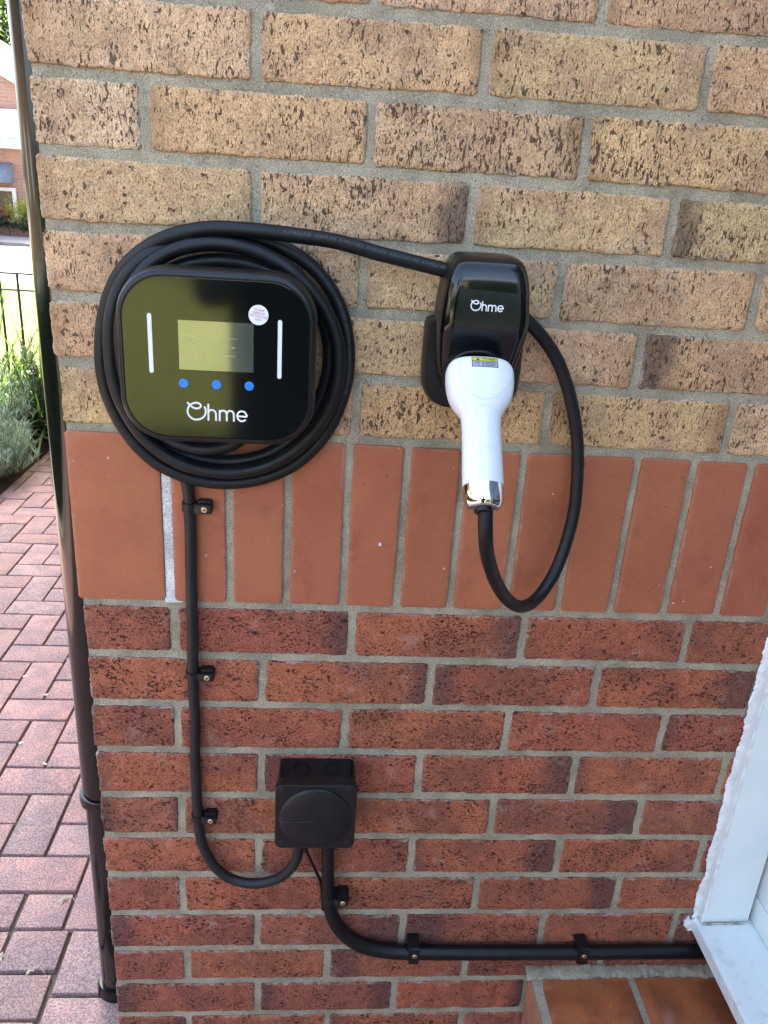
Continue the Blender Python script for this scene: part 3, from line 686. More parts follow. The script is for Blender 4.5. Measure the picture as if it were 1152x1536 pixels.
stk = disc('round_sticker', (lx(.2297), lz(.1580)), .0099, -.1003, -.1006, M['sticker_white'], ch)
for r, s in enumerate(('PLEASE', 'REMOVE', 'PROTECTIVE', 'FILM')):
    d = (1.5-r)*.0032; a = .17
    text_obj('sticker_lettering', s, .0031, face_m(lx(.2299)+d*math.sin(a)*.9, -.10075, lz(.1580)+d*math.cos(a), a), M['sticker_red'], stk, .00003)

# ------------------------------------------------------------------ holster
HX = .4632
ho = thing('plug_holster', 'glossy black holster on the wall holding the white plug, with a white logo', 'holster', (HX, 0, .15))
PROF = [(.2258, .018, .040), (.2256, .0245, .054), (.2248, .0290, .064), (.2234, .0325, .0715), (.2208, .0355, .0768), (.2165, .0382, .0802), (.2105, .0405, .0822), (.2020, .0428, .0836), (.1930, .0444, .0843), (.1840, .0456, .0846),
        (.170, .0470, .0848), (.158, .0475, .0845), (.151, .0476, .0835), (.146, .0474, .0812), (.138, .0468, .0770), (.125, .0456, .0705), (.110, .0436, .0640), (.098, .0412, .0600),
        (.088, .0380, .0565), (.080, .0345, .0535), (.073, .0300, .0500), (.068, .0240, .0450), (.0655, .0180, .0400)]
rings = []
for z, w, fr in PROF:
    b = .013 if w > .03 else .006
    half = [(w*.995, -.018), (w, -fr*.45), (w-.0003, -fr+b*1.05), (w-.0016, -fr+b*.62), (w-.0042, -fr+b*.30), (w-b*.62, -fr+b*.11), (w-b*.86, -fr+b*.02), (w-b, -fr), (w*.45, -fr-.0006), (0, -fr-.0008)]
    L = [(-x, y) for x, y in half[::-1]]
    rings.append([(x, y, z-.15) for x, y in half]+[(x, y, z-.15) for x, y in L[1:]]+[(-w*.5, -.016, z-.15), (w*.5, -.016, z-.15)])
v, f = loft_geo(rings); o = fix_normals(mesh_obj('cover', v, f, M['black_gloss'], ho, smooth=60))
o.data.materials.append(M['black_satin'])
for p in o.data.polygons:
    if abs(p.normal.x) > .93 or p.normal.z > .80 or p.center.z < -.070: p.material_index = 1
bz = [(.1555, .036, .034), (.1550, .046, .034), (.152, .0535, .034), (.146, .0552, .034), (.100, .0556, .034), (.078, .0545, .034), (.068, .0500, .033), (.061, .0430, .032), (.0565, .033, .031), (.0555, .025, .030)]
rings = [[(w, -.001, z-.15), (w, -d+.006, z-.15), (w-.003, -d, z-.15), (-w+.003, -d, z-.15), (-w, -d+.006, z-.15), (-w, -.001, z-.15)] for z, w, d in bz]
v, f = loft_geo(rings); fix_normals(mesh_obj('back_housing', v, f, M['black_satin'], ho, smooth=35))
# protective film over the lower part of the front
v = []; f = []; rows = [p for p in PROF if .098 <= p[0] <= .1852]; rows = [(.1925, .0455, .0840)]+rows; cols = (-1, -.7, -.35, 0, .35, .7, 1)
for z, w, fr in rows:
    for c in cols: v.append((c*(w-.0135), -fr-.0008+.0002*abs(c)-.00055, z-.15-(.0016*c if z > .19 else 0)))
n = len(cols)
for j in range(len(rows)-1):
    for i in range(n-1): f.append((j*n+i, j*n+i+1, (j+1)*n+i+1, (j+1)*n+i))
o = mesh_obj('protective_film', v, f, M['black_film'], ho, smooth=60)
logo('logo_lettering', .4497-HX, .1775-.15, .0000780, -.0865, M['print_white'], ho, w=15)

# ------------------------------------------------------------------ charging lead and its plug
lead = thing('charging_lead', 'thick black charging cable coiled round the charger, ending in the white plug', 'charging cable')
COIL = [(.4914,-.0300,.1926),(.4466,-.0300,.2006),(.4226,-.0310,.2070),(.3787,-.0320,.2148),(.3436,-.0330,.2204),(.3038,-.0340,.2289),(.2518,-.0340,.2337),(.2004,-.0330,.2350),(.1695,-.0310,.2331),(.1303,-.0270,.2233),(.0974,-.0210,.2041),(.0725,-.0150,.1768),(.0554,-.0120,.1388),(.0495,-.0120,.1061),(.0500,-.0120,.0643),(.0613,-.0120,.0246),(.0819,-.0120,-.0102),(.1094,-.0120,-.0349),(.1436,-.0120,-.0490),(.1786,-.0120,-.0529),(.2197,-.0120,-.0481),(.2550,-.0120,-.0335),(.2838,-.0120,-.0090),(.3075,-.0120,.0255),(.3210,-.0120,.0689),(.3226,-.0120,.1090),(.3169,-.0120,.1447),(.3018,-.0120,.1762),(.2780,-.0120,.2024),(.2455,-.0120,.2198),(.2138,-.0130,.2276),(.1773,-.0140,.2265),(.1466,-.0180,.2218),(.1191,-.0250,.2106),(.0936,-.0300,.1908),(.0770,-.0310,.1658),(.0675,-.0310,.1368),(.0645,-.0310,.1047),(.0676,-.0310,.0610),(.0849,-.0310,.0191),(.1086,-.0310,-.0077),(.1416,-.0310,-.0273),(.1813,-.0310,-.0338),(.2214,-.0310,-.0285),(.2557,-.0310,-.0118),(.2836,-.0310,.0148),(.3031,-.0310,.0465),(.3127,-.0310,.0869),(.3091,-.0310,.1282),(.2945,-.0320,.1583),(.2737,-.0330,.1834),(.2470,-.0330,.2035),(.2132,-.0330,.2166),(.1797,-.0330,.2196),(.1489,-.0330,.2148),(.1256,-.0330,.2053),(.1047,-.0340,.1892),(.0885,-.0360,.1645),(.0796,-.0360,.1355),(.0766,-.0340,.1005),(.0807,-.0250,.0432),(.0977,-.0160,.0067),(.1249,-.0140,-.0138),(.1533,-.0140,-.0232),(.1850,-.0140,-.0265),(.2257,-.0140,-.0186),(.2603,-.0140,.0028),(.2841,-.0150,.0356),(.2974,-.0170,.0689),(.3018,-.0180,.1034),(.2949,-.0180,.1417),(.2680,-.0180,.1776),(.2249,-.0180,.1973),(.1722,-.0180,.2006),(.1273,-.0180,.1879),(.0943,-.0180,.1549),(.0826,-.0180,.1088),(.0890,-.0180,.0476),(.1103,-.0220,.0089),(.1386,-.0260,-.0049),(.1671,-.0280,-.0076),(.1983,-.0280,.0013),(.2154,-.0280,.0213)]
DROP = [(.4594,-.1930,.0050),(.4594,-.2010,-.0090),(.4620,-.2020,-.0300),(.4700,-.1870,-.0600),(.4880,-.1560,-.1010),(.5120,-.1230,-.1400),(.5395,-.0920,-.1660),(.5650,-.0670,-.1660),(.5900,-.0480,-.1330),(.6035,-.0340,-.0762),(.6011,-.0260,-.0021),(.5870,-.0220,.0613),(.5611,-.0220,.1146),(.5294,-.0280,.1499),(.5013,-.0300,.1719)]
def wobble(P, s): return [p+Vector((noise.noise(p*14+Vector((s, 0, 0)))*.0014, noise.noise(p*11+Vector((0, s, 0)))*.0006, noise.noise(p*14+Vector((0, 0, s)))*.0014)) for p in P]
cpath = wobble(smooth_path(catmull(COIL, .004), 10), 3)
tube('coiled_cable', cpath, .0079, M['cable'], lead, 18)
dpath = wobble(smooth_path(catmull(DROP, .004), 8), 8)
tube('hanging_loop', dpath, .0075, M['cable'], lead, 18)
# faint print along the lead where it leaves the coil (reads from the right, upside down)
def print_on_cable(path, s0, txt, size, r, ang, flip, parent):
    acc = [0]
    for a, b in zip(path, path[1:]): acc.append(acc[-1]+(b-a).length)
    cu = bpy.data.curves.new('t', 'FONT'); cu.body = txt; cu.size = size; cu.align_x = 'LEFT'; cu.align_y = 'CENTER'; cu.resolution_u = 1; cu.space_character = 1.15
    t = bpy.data.objects.new('t', cu); C.objects.link(t); bpy.context.view_layer.update()
    me = bpy.data.meshes.new_from_object(t.evaluated_get(bpy.context.evaluated_depsgraph_get())); bpy.data.objects.remove(t)
    for v in me.vertices:
        s = s0+(-v.co.x if flip else v.co.x); k = max(1, min(len(path)-2, int(np.searchsorted(acc, s)))); fr = (s-acc[k-1])/max(1e-6, acc[k]-acc[k-1])
        p = path[k-1].lerp(path[k], fr); tg = (path[k+1]-path[k-1]).normalized()
        out = Vector((0, -1, 0)); out = (out-tg*out.dot(tg)).normalized(); sd = tg.cross(out)
        if flip: pass
        a = ang+(v.co.y/r)
        v.co = p+(out*math.cos(a)+sd*math.sin(a))*(r+.00025)
    me.materials.clear(); me.materials.append(M['cable_print']); o = bpy.data.objects.new('cable_print', me); link(o, parent)
print_on_cable(cpath, .060, 'NISTAR 62893-3  EN 50620/IEC  450/700V  3X6+1X0.5  EN 50620  IEC 62893-3', .0048, .0079, .35, False, lead)
print_on_cable(cpath, .95, 'EN 50620/IEC  62893-3  450/700V  3X6+1X0.5', .0048, .0079, .2, False, lead)

ax = Vector((0, -.643, -.766)); nrm = Vector((0, -.766, .643)); P0 = Vector((.4575, -.092, .125))
#       s      cx      a      bf     bb
SEC = [(.0050, .0, .0170, .0060, .010), (.0058, .0, .0240, .0125, .016), (.0080, .0, .0290, .0172, .022), (.0115, .0, .0325, .0198, .027), (.0170, .0, .0348, .0210, .030), (.0240, .0, .0352, .0216, .031),
       (.0330, .0, .0349, .0218, .030), (.0420, .0, .0336, .0212, .028), (.0500, .0, .0312, .0200, .026), (.0570, .0, .0276, .0188, .024), (.0625, .0, .0238, .0180, .0225), (.0670, .0, .0214, .0176, .0215), (.0730, .0, .0203, .0176, .021),
       (.0850, .0, .0199, .0180, .0205), (.1000, .0, .0200, .0186, .0200), (.1150, .0, .0203, .0192, .0198), (.1300, .0, .0205, .0197, .0198), (.1400, 0, .0205, .0200, .0200), (.1440, 0, .0204, .0202, .0202)]
plug = thing('plug_handle', None, None, (0, 0, 0)); plug.parent = lead
def axis_ring(s, a, bf, bb, n=48, e=2.35, cx=0):
    out = []
    for k in range(n):
        t = 2*math.pi*k/n; c, sn = math.cos(t), math.sin(t)
        x = a*math.copysign(abs(c)**(2/e), c); y = (bf if sn > 0 else bb)*math.copysign(abs(sn)**(2/e), sn)
        out.append(P0+ax*s+Vector((x+cx, 0, 0))+nrm*y)
    return out
def interp(secs, m=4):
    out = []
    for i in range(len(secs)-1):
        p0 = secs[max(i-1, 0)]; p1 = secs[i]; p2 = secs[i+1]; p3 = secs[min(i+2, len(secs)-1)]
        for k in range(m):
            t = k/m; out.append([.5*(2*b+(c-a)*t+(2*a-5*b+4*c-d)*t*t+(3*b-a-3*c+d)*t**3) for a, b, c, d in zip(p0, p1, p2, p3)])
    out.append(list(secs[-1])); return out
SECI = interp(SEC)
v, f = loft_geo([axis_ring(s, a, bf, bb, e=2.7 if s < .05 else max(2.05, 2.7-(s-.05)*30), cx=cx) for s, cx, a, bf, bb in SECI])
fix_normals(mesh_obj('handle_shell', v, f, M['white_plastic'], plug, smooth=60))
# chrome collar
rings = [axis_ring(s, r, r, r, e=2) for s, r in ((.142, .0196), (.1440, .0196), (.1442, .0203), (.150, .0203), (.157, .0197), (.162, .0184), (.1655, .0165), (.1668, .0150), (.1668, .0090))]
v, f = loft_geo(rings); fix_normals(mesh_obj('chrome_collar', v, f, M['chrome'], plug, smooth=60))
rings = [axis_ring(s, r, r, r, e=2) for s, r in ((.1600, .0088), (.1672, .0092), (.1700, .0092), (.1708, .0084), (.1708, .0060))]
v, f = loft_geo(rings); fix_normals(mesh_obj('cable_gland', v, f, M['black_satin'], plug, smooth=40))
def surf(s, x, lift=.0):
    for i in range(len(SECI)-1):
        if SECI[i][0] <= s <= SECI[i+1][0]: break
    t = (s-SECI[i][0])/(SECI[i+1][0]-SECI[i][0]); a = SECI[i][2]*(1-t)+SECI[i+1][2]*t; bf = SECI[i][3]*(1-t)+SECI[i+1][3]*t
    e = 2.7 if s < .05 else max(2.05, 2.7-(s-.05)*30); q = min(.999, abs(x)/a)
    return P0+ax*s+Vector((x, 0, 0))+nrm*(bf*(1-q**e)**(1/e)+lift)
def seam(pts, r=.00045, lift=-.00012):
    P = catmull([Vector((s, x, 0)) for s, x in pts], .0015); path = [surf(p.x, p.y, lift) for p in P]; v, f = tube_geo(path, r, 6); return mesh_obj('moulded_seam', v, f, M['seam'], plug, smooth=60)
seam([(.014, -.0235), (.030, -.0245), (.044, -.0195), (.0535, -.0095), (.0565, .0005), (.0535, .0115), (.044, .0215), (.030, .0290), (.016, .0300)])
seam([(.1090, -.0125), (.085, -.0108), (.070, -.0085), (.0640, -.0050), (.0620, 0), (.0640, .0050), (.070, .0085), (.085, .0108), (.1090, .0140)], .0004)
seam([(.1180, -.0145), (.112, -.0085), (.1085, 0), (.112, .0090), (.1180, .0150)], .0004)
seam([(.012, -.0288), (.030, -.0300), (.046, -.0265), (.056, -.0205), (.064, -.0165), (.075, -.0150)], .0004)
for k in range(3):
    seam([(.046+.005*k, -.0270+.0018*k), (.050+.005*k, -.0225+.0018*k)], .0006, -.0002)
# notice sticker on the head
def q4(x0, x1, s0, s1, lift, name, mat, parent, nx=6, ns=4):
    v = []; f = []
    for j in range(ns+1):
        for i in range(nx+1): v.append(surf(s0+(s1-s0)*j/ns, x0+(x1-x0)*i/nx, lift))
    for j in range(ns):
        for i in range(nx): a = j*(nx+1)+i; f.append((a, a+nx+1, a+nx+2, a+1))
    return mesh_obj(name, v, f, mat, parent)
S0, S1, X0, X1 = .0098, .0222, -.0120, .0152
nst = q4(X0, X1, S0, S1, .00015, 'notice_sticker', M['sticker_black'], plug)
sw = X1-X0; sh = S1-S0
q4(X0+.0008, X1-.0008, S0+.0008, S0+sh*.40, .00030, 'sticker_band', M['sticker_yellow'], plug)
q4(X0+.0008, X0+sw*.40, S0+sh*.45, S1-.0008, .00030, 'sticker_panel', M['sticker_grey'], plug)
q4(X0+sw*.43, X1-.0008, S0+sh*.45, S1-.0008, .00030, 'sticker_panel', M['sticker_grey'], plug)
for k in range(3): q4(X0+sw*(.46+.03*(k == 2)), X1-.0022-.0016*(k == 2), S0+sh*(.52+.14*k), S0+sh*(.52+.14*k)+.0007, .00042, 'sticker_text_line', M['sticker_black'], plug, ns=1)
def curve_on(pts, r, name, mat):
    path = [surf(s, x, .0004) for s, x in pts]; v, f = tube_geo([Vector(p) for p in path], r, 5); return mesh_obj(name, v, f, mat, plug)
cxh, csh = X0+sw*.21, S0+sh*.70
curve_on([(csh+.0020*math.sin(a), cxh+.0026*math.cos(a)) for a in [math.radians(q) for q in range(-200, 90, 24)]], .00022, 'hand_symbol', M['sticker_black'])
for dx in (-.0012, .0002, .0014): curve_on([(csh-.0019, cxh+dx), (csh-.0002, cxh+dx*.6)], .0002, 'hand_symbol', M['sticker_black'])
tri = [(S0+.0012, X0+sw*.24), (S0+sh*.36, X0+sw*.24-.0021), (S0+sh*.36, X0+sw*.24+.0021)]
vt = [surf(s, x, .00042) for s, x in tri]; mesh_obj('warning_triangle', vt, [(0, 1, 2)], M['sticker_black'], plug)
zz = nrm; xx = Vector((1, 0, 0)); yy = -ax
c0 = surf(S0+sh*.23, X0+sw*.66, .00045)
R3 = Matrix((xx, yy, zz)).transposed().to_4x4()
text_obj('notice_lettering', 'Notice', .0044, Matrix.Translation(c0) @ R3, M['sticker_black'], plug, .00003, bold=.00006)
# socket mouth behind the plug head
rings = []
for k, (yy_, gr) in enumerate(((-.030, .0), (-.060, .0), (-.0905, .0), (-.0915, -.0012), (-.0905, -.003), (-.06, -.004))):
    rings.append([(( .0322+gr)*math.copysign(abs(math.cos(t))**.85, math.cos(t))+.4575-HX, yy_+(.010*(1-math.sin(t))*.9 if k > 1 else 0), .1010-.15+(.0315+gr)*math.copysign(abs(math.sin(t))**.85, math.sin(t))) for t in [2*math.pi*q/40 for q in range(40)]])
v, f = loft_geo(rings); fix_normals(mesh_obj('socket_mouth', v, f, M['black_satin'], ho, smooth=45))

# ------------------------------------------------------------------ wall cables, clips, junction box
FEED = [(.1305,-.0080,-.0280),(.1396,-.0080,-.0654),(.1402,-.0085,-.1040),(.1397,-.0085,-.2135),(.1387,-.0090,-.3218),(.1384,-.0090,-.4393),(.1387,-.0095,-.5423),(.1442,-.0120,-.6066),(.1618,-.0140,-.6484),(.1889,-.0160,-.6720),(.2233,-.0200,-.6755),(.2575,-.0260,-.6563),(.2793,-.0300,-.6231),(.2844,-.0320,-.5926),(.2850,-.0330,-.570)]
SUP = [(.3250,-.0300,-.568),(.3253,-.0300,-.5944),(.3268,-.0240,-.6379),(.3301,-.0160,-.7048),(.3377,-.0150,-.7463),(.3554,-.0150,-.7809),(.3876,-.0150,-.8079),(.4247,-.0150,-.8182),(.4669,-.0150,-.8214),(.6050,-.0150,-.8234),(.7455,-.0150,-.8240),(.8772,-.0150,-.8237),(1.0,-.0150,-.8245)]
WIRE = [(.2905,-.0300,-.570),(.2919,-.0290,-.5921),(.2971,-.0220,-.6173),(.3065,-.0150,-.6482),(.3172,-.0130,-.6787),(.3205,-.0125,-.7102),(.3225,-.0125,-.7350)]
fp = wobble(smooth_path(catmull(FEED, .005), 8), 12)
o = tube('feed_cable', fp, .0073, M['conduit'], None); tag(o, 'thin grey-black cable dropping from the coil and curving into the junction box', 'cable')
sp_ = smooth_path(catmull(SUP, .005), 8)
o = tube('supply_cable', sp_, lambda t: .0094+.0022*min(1, max(0, (t-.12)/.16)), M['pvc_black'], None, 20); tag(o, 'thick black cable leaving the junction box and running right along the wall', 'cable')
o = tube('earth_wire', smooth_path(catmull(WIRE, .005), 4), .0024, M['pvc_black'], None, 10); tag(o, 'slim black wire from the junction box to the clip below it', 'wire')
def make_clip(loc, rot, r, yc, lab, ear=.0165, w=.0115, flat=False):
    t = thing('cable_clip', lab, 'cable clip', loc, 'black plastic clips holding the wall cables')
    t.rotation_euler = (0, rot, 0)
    th = .0020; prof = []
    R_ = r+th
    prof.append((-R_, .0)); prof.append((-R_, -yc))
    for k in range(1, 12):
        a = math.pi-math.pi*k/12*.80; prof.append((R_*math.cos(a), -yc-R_*math.sin(a)))
    eh = yc+R_*.88; prof += [(R_*.95, -eh), (R_+ear, -eh), (R_+ear+.0015, -eh+.002), (R_+ear+.0015, 0)]
    if flat: eh = yc+R_+.0006; prof = [(-R_-.001, 0), (-R_-.001, -yc-R_*.7), (-R_*.7, -eh), (R_+ear, -eh), (R_+ear+.001, -eh+.001), (R_+ear+.001, 0)]
    v = [(x, y, z) for z in (-w/2, w/2) for x, y in prof]; n = len(prof)
    f = [tuple(range(n))[::-1], tuple(range(n, 2*n))]+[(k, (k+1) % n, n+(k+1) % n, n+k) for k in range(n)]
    o = mesh_obj('saddle', v, f, M['black_satin'], t); fix_normals(o)
    bm = bmesh.new(); bm.from_mesh(o.data); bmesh.ops.bevel(bm, geom=[e for e in bm.edges if len(e.link_faces) == 2 and e.calc_face_angle(0) > .6], offset=.0006, segments=2, affect='EDGES'); bm.to_mesh(o.data); bm.free(); sm(o.data, 40)
    MB().box((R_+.001, -eh+.0045, w/2), (R_+ear, 0, w/2+.0034)).obj('locking_tab', M['black_satin'], t, bevel=.0008)
    sx = R_+ear*.56 if not flat else R_*.55
    s = disc('screw', (sx, 0), .0037, -eh+.001, -eh-.0012, M['brass'], t, 20, .0006)
    MB().box((sx-.0020, -eh-.0014, -.0005), (sx+.0020, -eh-.0011, .0005)).box((sx-.0005, -eh-.00145, -.0020), (sx+.0005, -eh-.00105, .0020)).obj('cross_slot', M['sticker_black'], s)
    return t
make_clip((.1402, 0, -.0865), .02, .0073, .0085, 'cable clip highest on the wall, just under the coil')
make_clip((.1387, 0, -.3235), .0, .0073, .0090, 'cable clip halfway down the thin vertical cable')
make_clip((.1390, 0, -.5600), .06, .0073, .0095, 'cable clip where the thin cable starts to curve')
make_clip((.3308, 0, -.7065), .06, .0095, .0155, 'cable clip below the junction box')
make_clip((.4669, 0, -.8214), -math.pi/2, .0116, .0150, 'cable clip on the horizontal cable, left of the two', ear=.0085, w=.015, flat=True)
make_clip((.7360, 0, -.8240), -math.pi/2, .0116, .0150, 'cable clip on the horizontal cable, near the glazed tiles', ear=.0085, w=.015, flat=True)

JX, JZ = .3055, -.5155
jb = thing('junction_box', 'square black junction box with a domed lid and two cables below', 'junction box', (JX, 0, JZ))
loft_y('box_body', [(0, 0, .1045, .1035, .008, 0), (0, 0, .1055, .1045, .008, -.030), (0, 0, .1060, .1050, .008, -.0435)], M['box_black'], jb, 35)
lid = loft_y('lid', [(0, 0, .1085, .1075, .009, -.0436), (0, 0, .1095, .1085, .010, -.0450), (0, 0, .1098, .1088, .010, -.0560), (0, 0, .1088, .1078, .0098, -.0580), (0, 0, .1070, .1060, .009, -.0586)], M['box_black'], jb, 30)
# domed disc on the lid
DOME = ((.0492, -.0584), (.0489, -.0600), (.0475, -.0612), (.044, -.0624), (.036, -.0641), (.025, -.0654), (.012, -.0661), (.0005, -.0663))
rings = [[(r*math.cos(2*math.pi*k/64), y, r*math.sin(2*math.pi*k/64)) for k in range(64)] for r, y in DOME]
v, f = loft_geo(rings); fix_normals(mesh_obj('dome', v, f, M['box_black'], lid, smooth=30))
for dx, dz in ((0, 1), (-1, -.1)):
    pr_ = [Vector((r*dx, y, r*dz)) for r, y in DOME[1:]]
    if dx == 0: pr_ = pr_+[Vector((0, y, -r)) for r, y in DOME[1:][::-1]]
    a_, b_ = tube_geo(pr_, .00055, 6); mesh_obj('dome_rib', a_, b_, M['box_black'], lid, smooth=60)
for sx in (-1, 1):
    for sz in (-1, 1):
        s = disc('lid_screw', (sx*.0455, sz*.0455), .0048, -.0580, -.0592, M['box_black'], jb, 20, .0006)
        MB().box((sx*.0455-(.0028 if sx*sz > 0 else .0006), -.0596, sz*.0455-(.0006 if sx*sz > 0 else .0028)), (sx*.0455+(.0028 if sx*sz > 0 else .0006), -.0592, sz*.0455+(.0006 if sx*sz > 0 else .0028))).obj('slot', M['sticker_black'], s)
for kx in (-.021, .022):
    for r, h in ((.0135, .0012), (.0100, .0002)):
        rings = [[(kx+rr*math.cos(2*math.pi*k/32), -.022+rr*math.sin(2*math.pi*k/32), .0524+hh) for k in range(32)] for rr, hh in ((r, -.002), (r, h), (r-.0012, h), (r-.0012, h-.0010), (.001, h-.0010))]
        v, f = loft_geo(rings); fix_normals(mesh_obj('knockout', v, f, M['box_black'], jb, smooth=30))
for sx in (-1, 1):
    for k in range(3): MB().box((sx*(.0400+.0045*k)-.0006, -.040, .050), (sx*(.0400+.0045*k)+.0006, -.004, .0538)).obj('rib', M['box_black'], jb)
for gx, r in ((-.0205, .0105), (.0195, .0120)):
    rings = [[(gx+rr*math.cos(2*math.pi*k/24), -.031+rr*math.sin(2*math.pi*k/24), z) for k in range(24)] for rr, z in ((r, -.050), (r, -.0560), (r*.9, -.0590), (r*.75, -.0600))]
    v, f = loft_geo(rings); fix_normals(mesh_obj('cable_gland', v, f, M['box_black'], jb, smooth=30))
# ------------------------------------------------------------------ window bay on the right
win = thing('bay_window', 'white plastic window frame and cill standing out from the wall at the right edge', 'window', (1.0, 0, -.765))
def W(name, a, b, mat, bevel=.0015, par=None): return box(name, (a[0]-1, a[1], a[2]+.765), (b[0]-1, b[1], b[2]+.765), mat, par or win, bevel)
W('cover_trim', (.9210, -.0150, -.7610), (.9975, .0025, 1.30), M['upvc'])
prof = [(.9165, -.7905), (.9155, -.7680), (.9175, -.7655), (.9205, -.7648), (1.0700, -.7585), (1.0700, -.7905), (.9300, -.7905), (.9300, -.7860), (.9215, -.7860), (.9215, -.7905)]
v = [(x-1, y, z+.765) for y in (-.0008, -1.32) for x, z in prof]; n = len(prof)
o = mesh_obj('cill', v, [tuple(range(n)), tuple(range(n, 2*n))[::-1]]+[(k, n+k, n+(k+1) % n, (k+1) % n) for k in range(n)], M['cill'], win); fix_normals(o)
W('bottom_rail', (1.0045, -1.30, -.7600), (1.0645, -.0005, -.7140), M['upvc'], .002)
W('stile', (1.0045, -.0700, -.7120), (1.0645, -.0005, 1.30), M['upvc'], .002)
W('top_rail', (1.0045, -1.30, 1.302), (1.0645, -.0005, 1.37), M['upvc'], .002)
W('stile', (1.0045, -1.30, -.7120), (1.0645, -1.235, 1.30), M['upvc'], .002)
s = W('sash', (1.0110, -1.23, -.7110), (1.0580, -.0725, -.6500), M['upvc'], .003)
W('sash', (1.0110, -.1280, -.6480), (1.0580, -.0725, 1.29), M['upvc'], .003); W('sash', (1.0110, -1.23, -.6480), (1.0580, -1.175, 1.29), M['upvc'], .003)
W('pane', (1.0320, -1.172, -.6470), (1.0380, -.1300, 1.29), M['window_glass'], 0)
def shift(o): o.location = (-1, 0, .765); return o
def bead(name, pts, r, mat, par, seed, rag=.4, n=10):
    P = catmull(pts, .0022); v = []; f = []
    for i, p in enumerate(P):
        t = (P[min(i+1, len(P)-1)]-P[max(i-1, 0)]).normalized(); u = Vector((0, -1, 0)); u = (u-t*u.dot(t)).normalized(); w = t.cross(u)
        for k in range(n):
            a = 2*math.pi*k/n; rr = r*(1+rag*noise.noise(Vector((i*.27, k*.9, seed)))+rag*1.1*noise.noise(Vector((i*.83, k*1.7, seed+9))))
            v.append(p+(u*math.cos(a)*.28+w*math.sin(a))*rr)
    for i in range(len(P)-1):
        for k in range(n): a = i*n+k; b = i*n+(k+1) % n; f.append((a, b, b+n, a+n))
    return shift(mesh_obj(name, v, f, mat, par, smooth=70))
shift(ragged_strip('sealant', .9120, .9230, -.772, 1.0, -.0016, M['sealant'], win, .0030, 11, .0022, n=760, m=7))
bead('sealant', [(.9225, -.0150, z) for z in (.9, .5, .1, -.2, -.4, -.6, -.760)], .0022, M['sealant'], win, 3, .5)
bead('sealant', [(.9020, -.003, -.768), (.912, -.006, -.774), (.919, -.004, -.786)], .0085, M['sealant'], win, 4, .9)
bead('sealant', [(.9225, -.0175, -.7630), (.95, -.0175, -.7620), (.975, -.0185, -.7610), (.998, -.018, -.7600)], .0026, M['dirty_sealant'], win, 5, .6)
bead('sealant', [(1.0010, -.006, z) for z in (.9, .3, -.2, -.5, -.760)], .0032, M['dirty_sealant'], win, 6, .5)
bead('sealant', [(1.0035, y, -.7600) for y in (-.02, -.3, -.7, -1.2)], .0016, M['dirty_sealant'], win, 7, .6)

dw = thing('dwarf_wall', 'low wall under the window bay capped with glossy red-brown tiles', 'low wall', (.66, 0, GZ))
D = lambda n_, a, b, m, bv=0: box(n_, (a[0]-.66, a[1], a[2]-GZ), (b[0]-.66, b[1], b[2]-GZ), m, dw, bv)
D('brick_core', (.668, -1.30, GZ-.04), (1.10, -.004, -.8985), M['brickwork_red'])
D('tile_bed', (.6640, -1.295, -.8984), (1.10, -.003, -.8845), M['mortar'])
D('upper_core', (.992, -1.29, -.8844), (1.09, -.003, -.7920), M['brickwork_red'])
ty = -.0135; row = 0
while ty > -1.2:
    for k, (a, b) in enumerate(((.6700, .8225), (.8335, .9870))):
        v = []; nx = 14; ny = 6; y1 = ty-.150
        vv, ff = [], []
        for j in range(ny+1):
            for i in range(nx+1):
                x = a+(b-a)*i/nx; y = ty+(y1-ty)*j/ny; e = min(x-a, b-x, ty-y, y-y1)
                vv.append((x-.66, y, -.8800-GZ-.0035*max(0, 1-e/.006)**2+.0004*noise.noise(Vector((x*20, y*20, row)))-(.010*max(0, (a+.020-x)/.020)**2 if k == 0 else 0)))
        for j in range(ny):
            for i in range(nx): q = j*(nx+1)+i; ff.append((q, q+nx+1, q+nx+2, q+1))
        ring = list(range(nx+1))+[j*(nx+1)+nx for j in range(1, ny+1)]+[ny*(nx+1)+i for i in range(nx-1, -1, -1)]+[j*(nx+1) for j in range(ny-1, 0, -1)]
        nb = len(vv); vv += [(vv[q][0], vv[q][1], -.893-GZ) for q in ring]; m = len(ring)
        ff += [(ring[q], ring[(q+1) % m], nb+(q+1) % m, nb+q) for q in range(m)]
        mesh_obj('quarry_tile', vv, ff, M['tile'], dw, smooth=50)
    MB().box((-.0010, ty-.150, -.893-.105-GZ), (.0075, ty, -.8865-GZ)).obj('edge_tile', M['tile_side'], dw, bevel=.002)
    ty -= .160; row += 1
def fillet(name, x0, x1, y, z, r, mat, sd):
    v = []; f = []; n = int((x1-x0)/.003); m = 5
    for i in range(n+1):
        x = x0+(x1-x0)*i/n
        for k in range(m+1):
            a = math.pi/2*k/m; rr = r*(1+.35*noise.noise(Vector((x*31, k*.3, sd)))+.28*noise.noise(Vector((x*170, k*.9, sd+3))))
            v.append((x-.66, y-rr*math.sin(a), z+rr*math.cos(a)*.75-GZ))
    for i in range(n):
        for k in range(m): q = i*(m+1)+k; f.append((q, q+1, q+m+2, q+m+1))
    return mesh_obj(name, v, f, mat, dw, smooth=60)
fillet('mortar_fillet', .655, .992, .0005, -.8835, .0145, M['mortar'], 2)

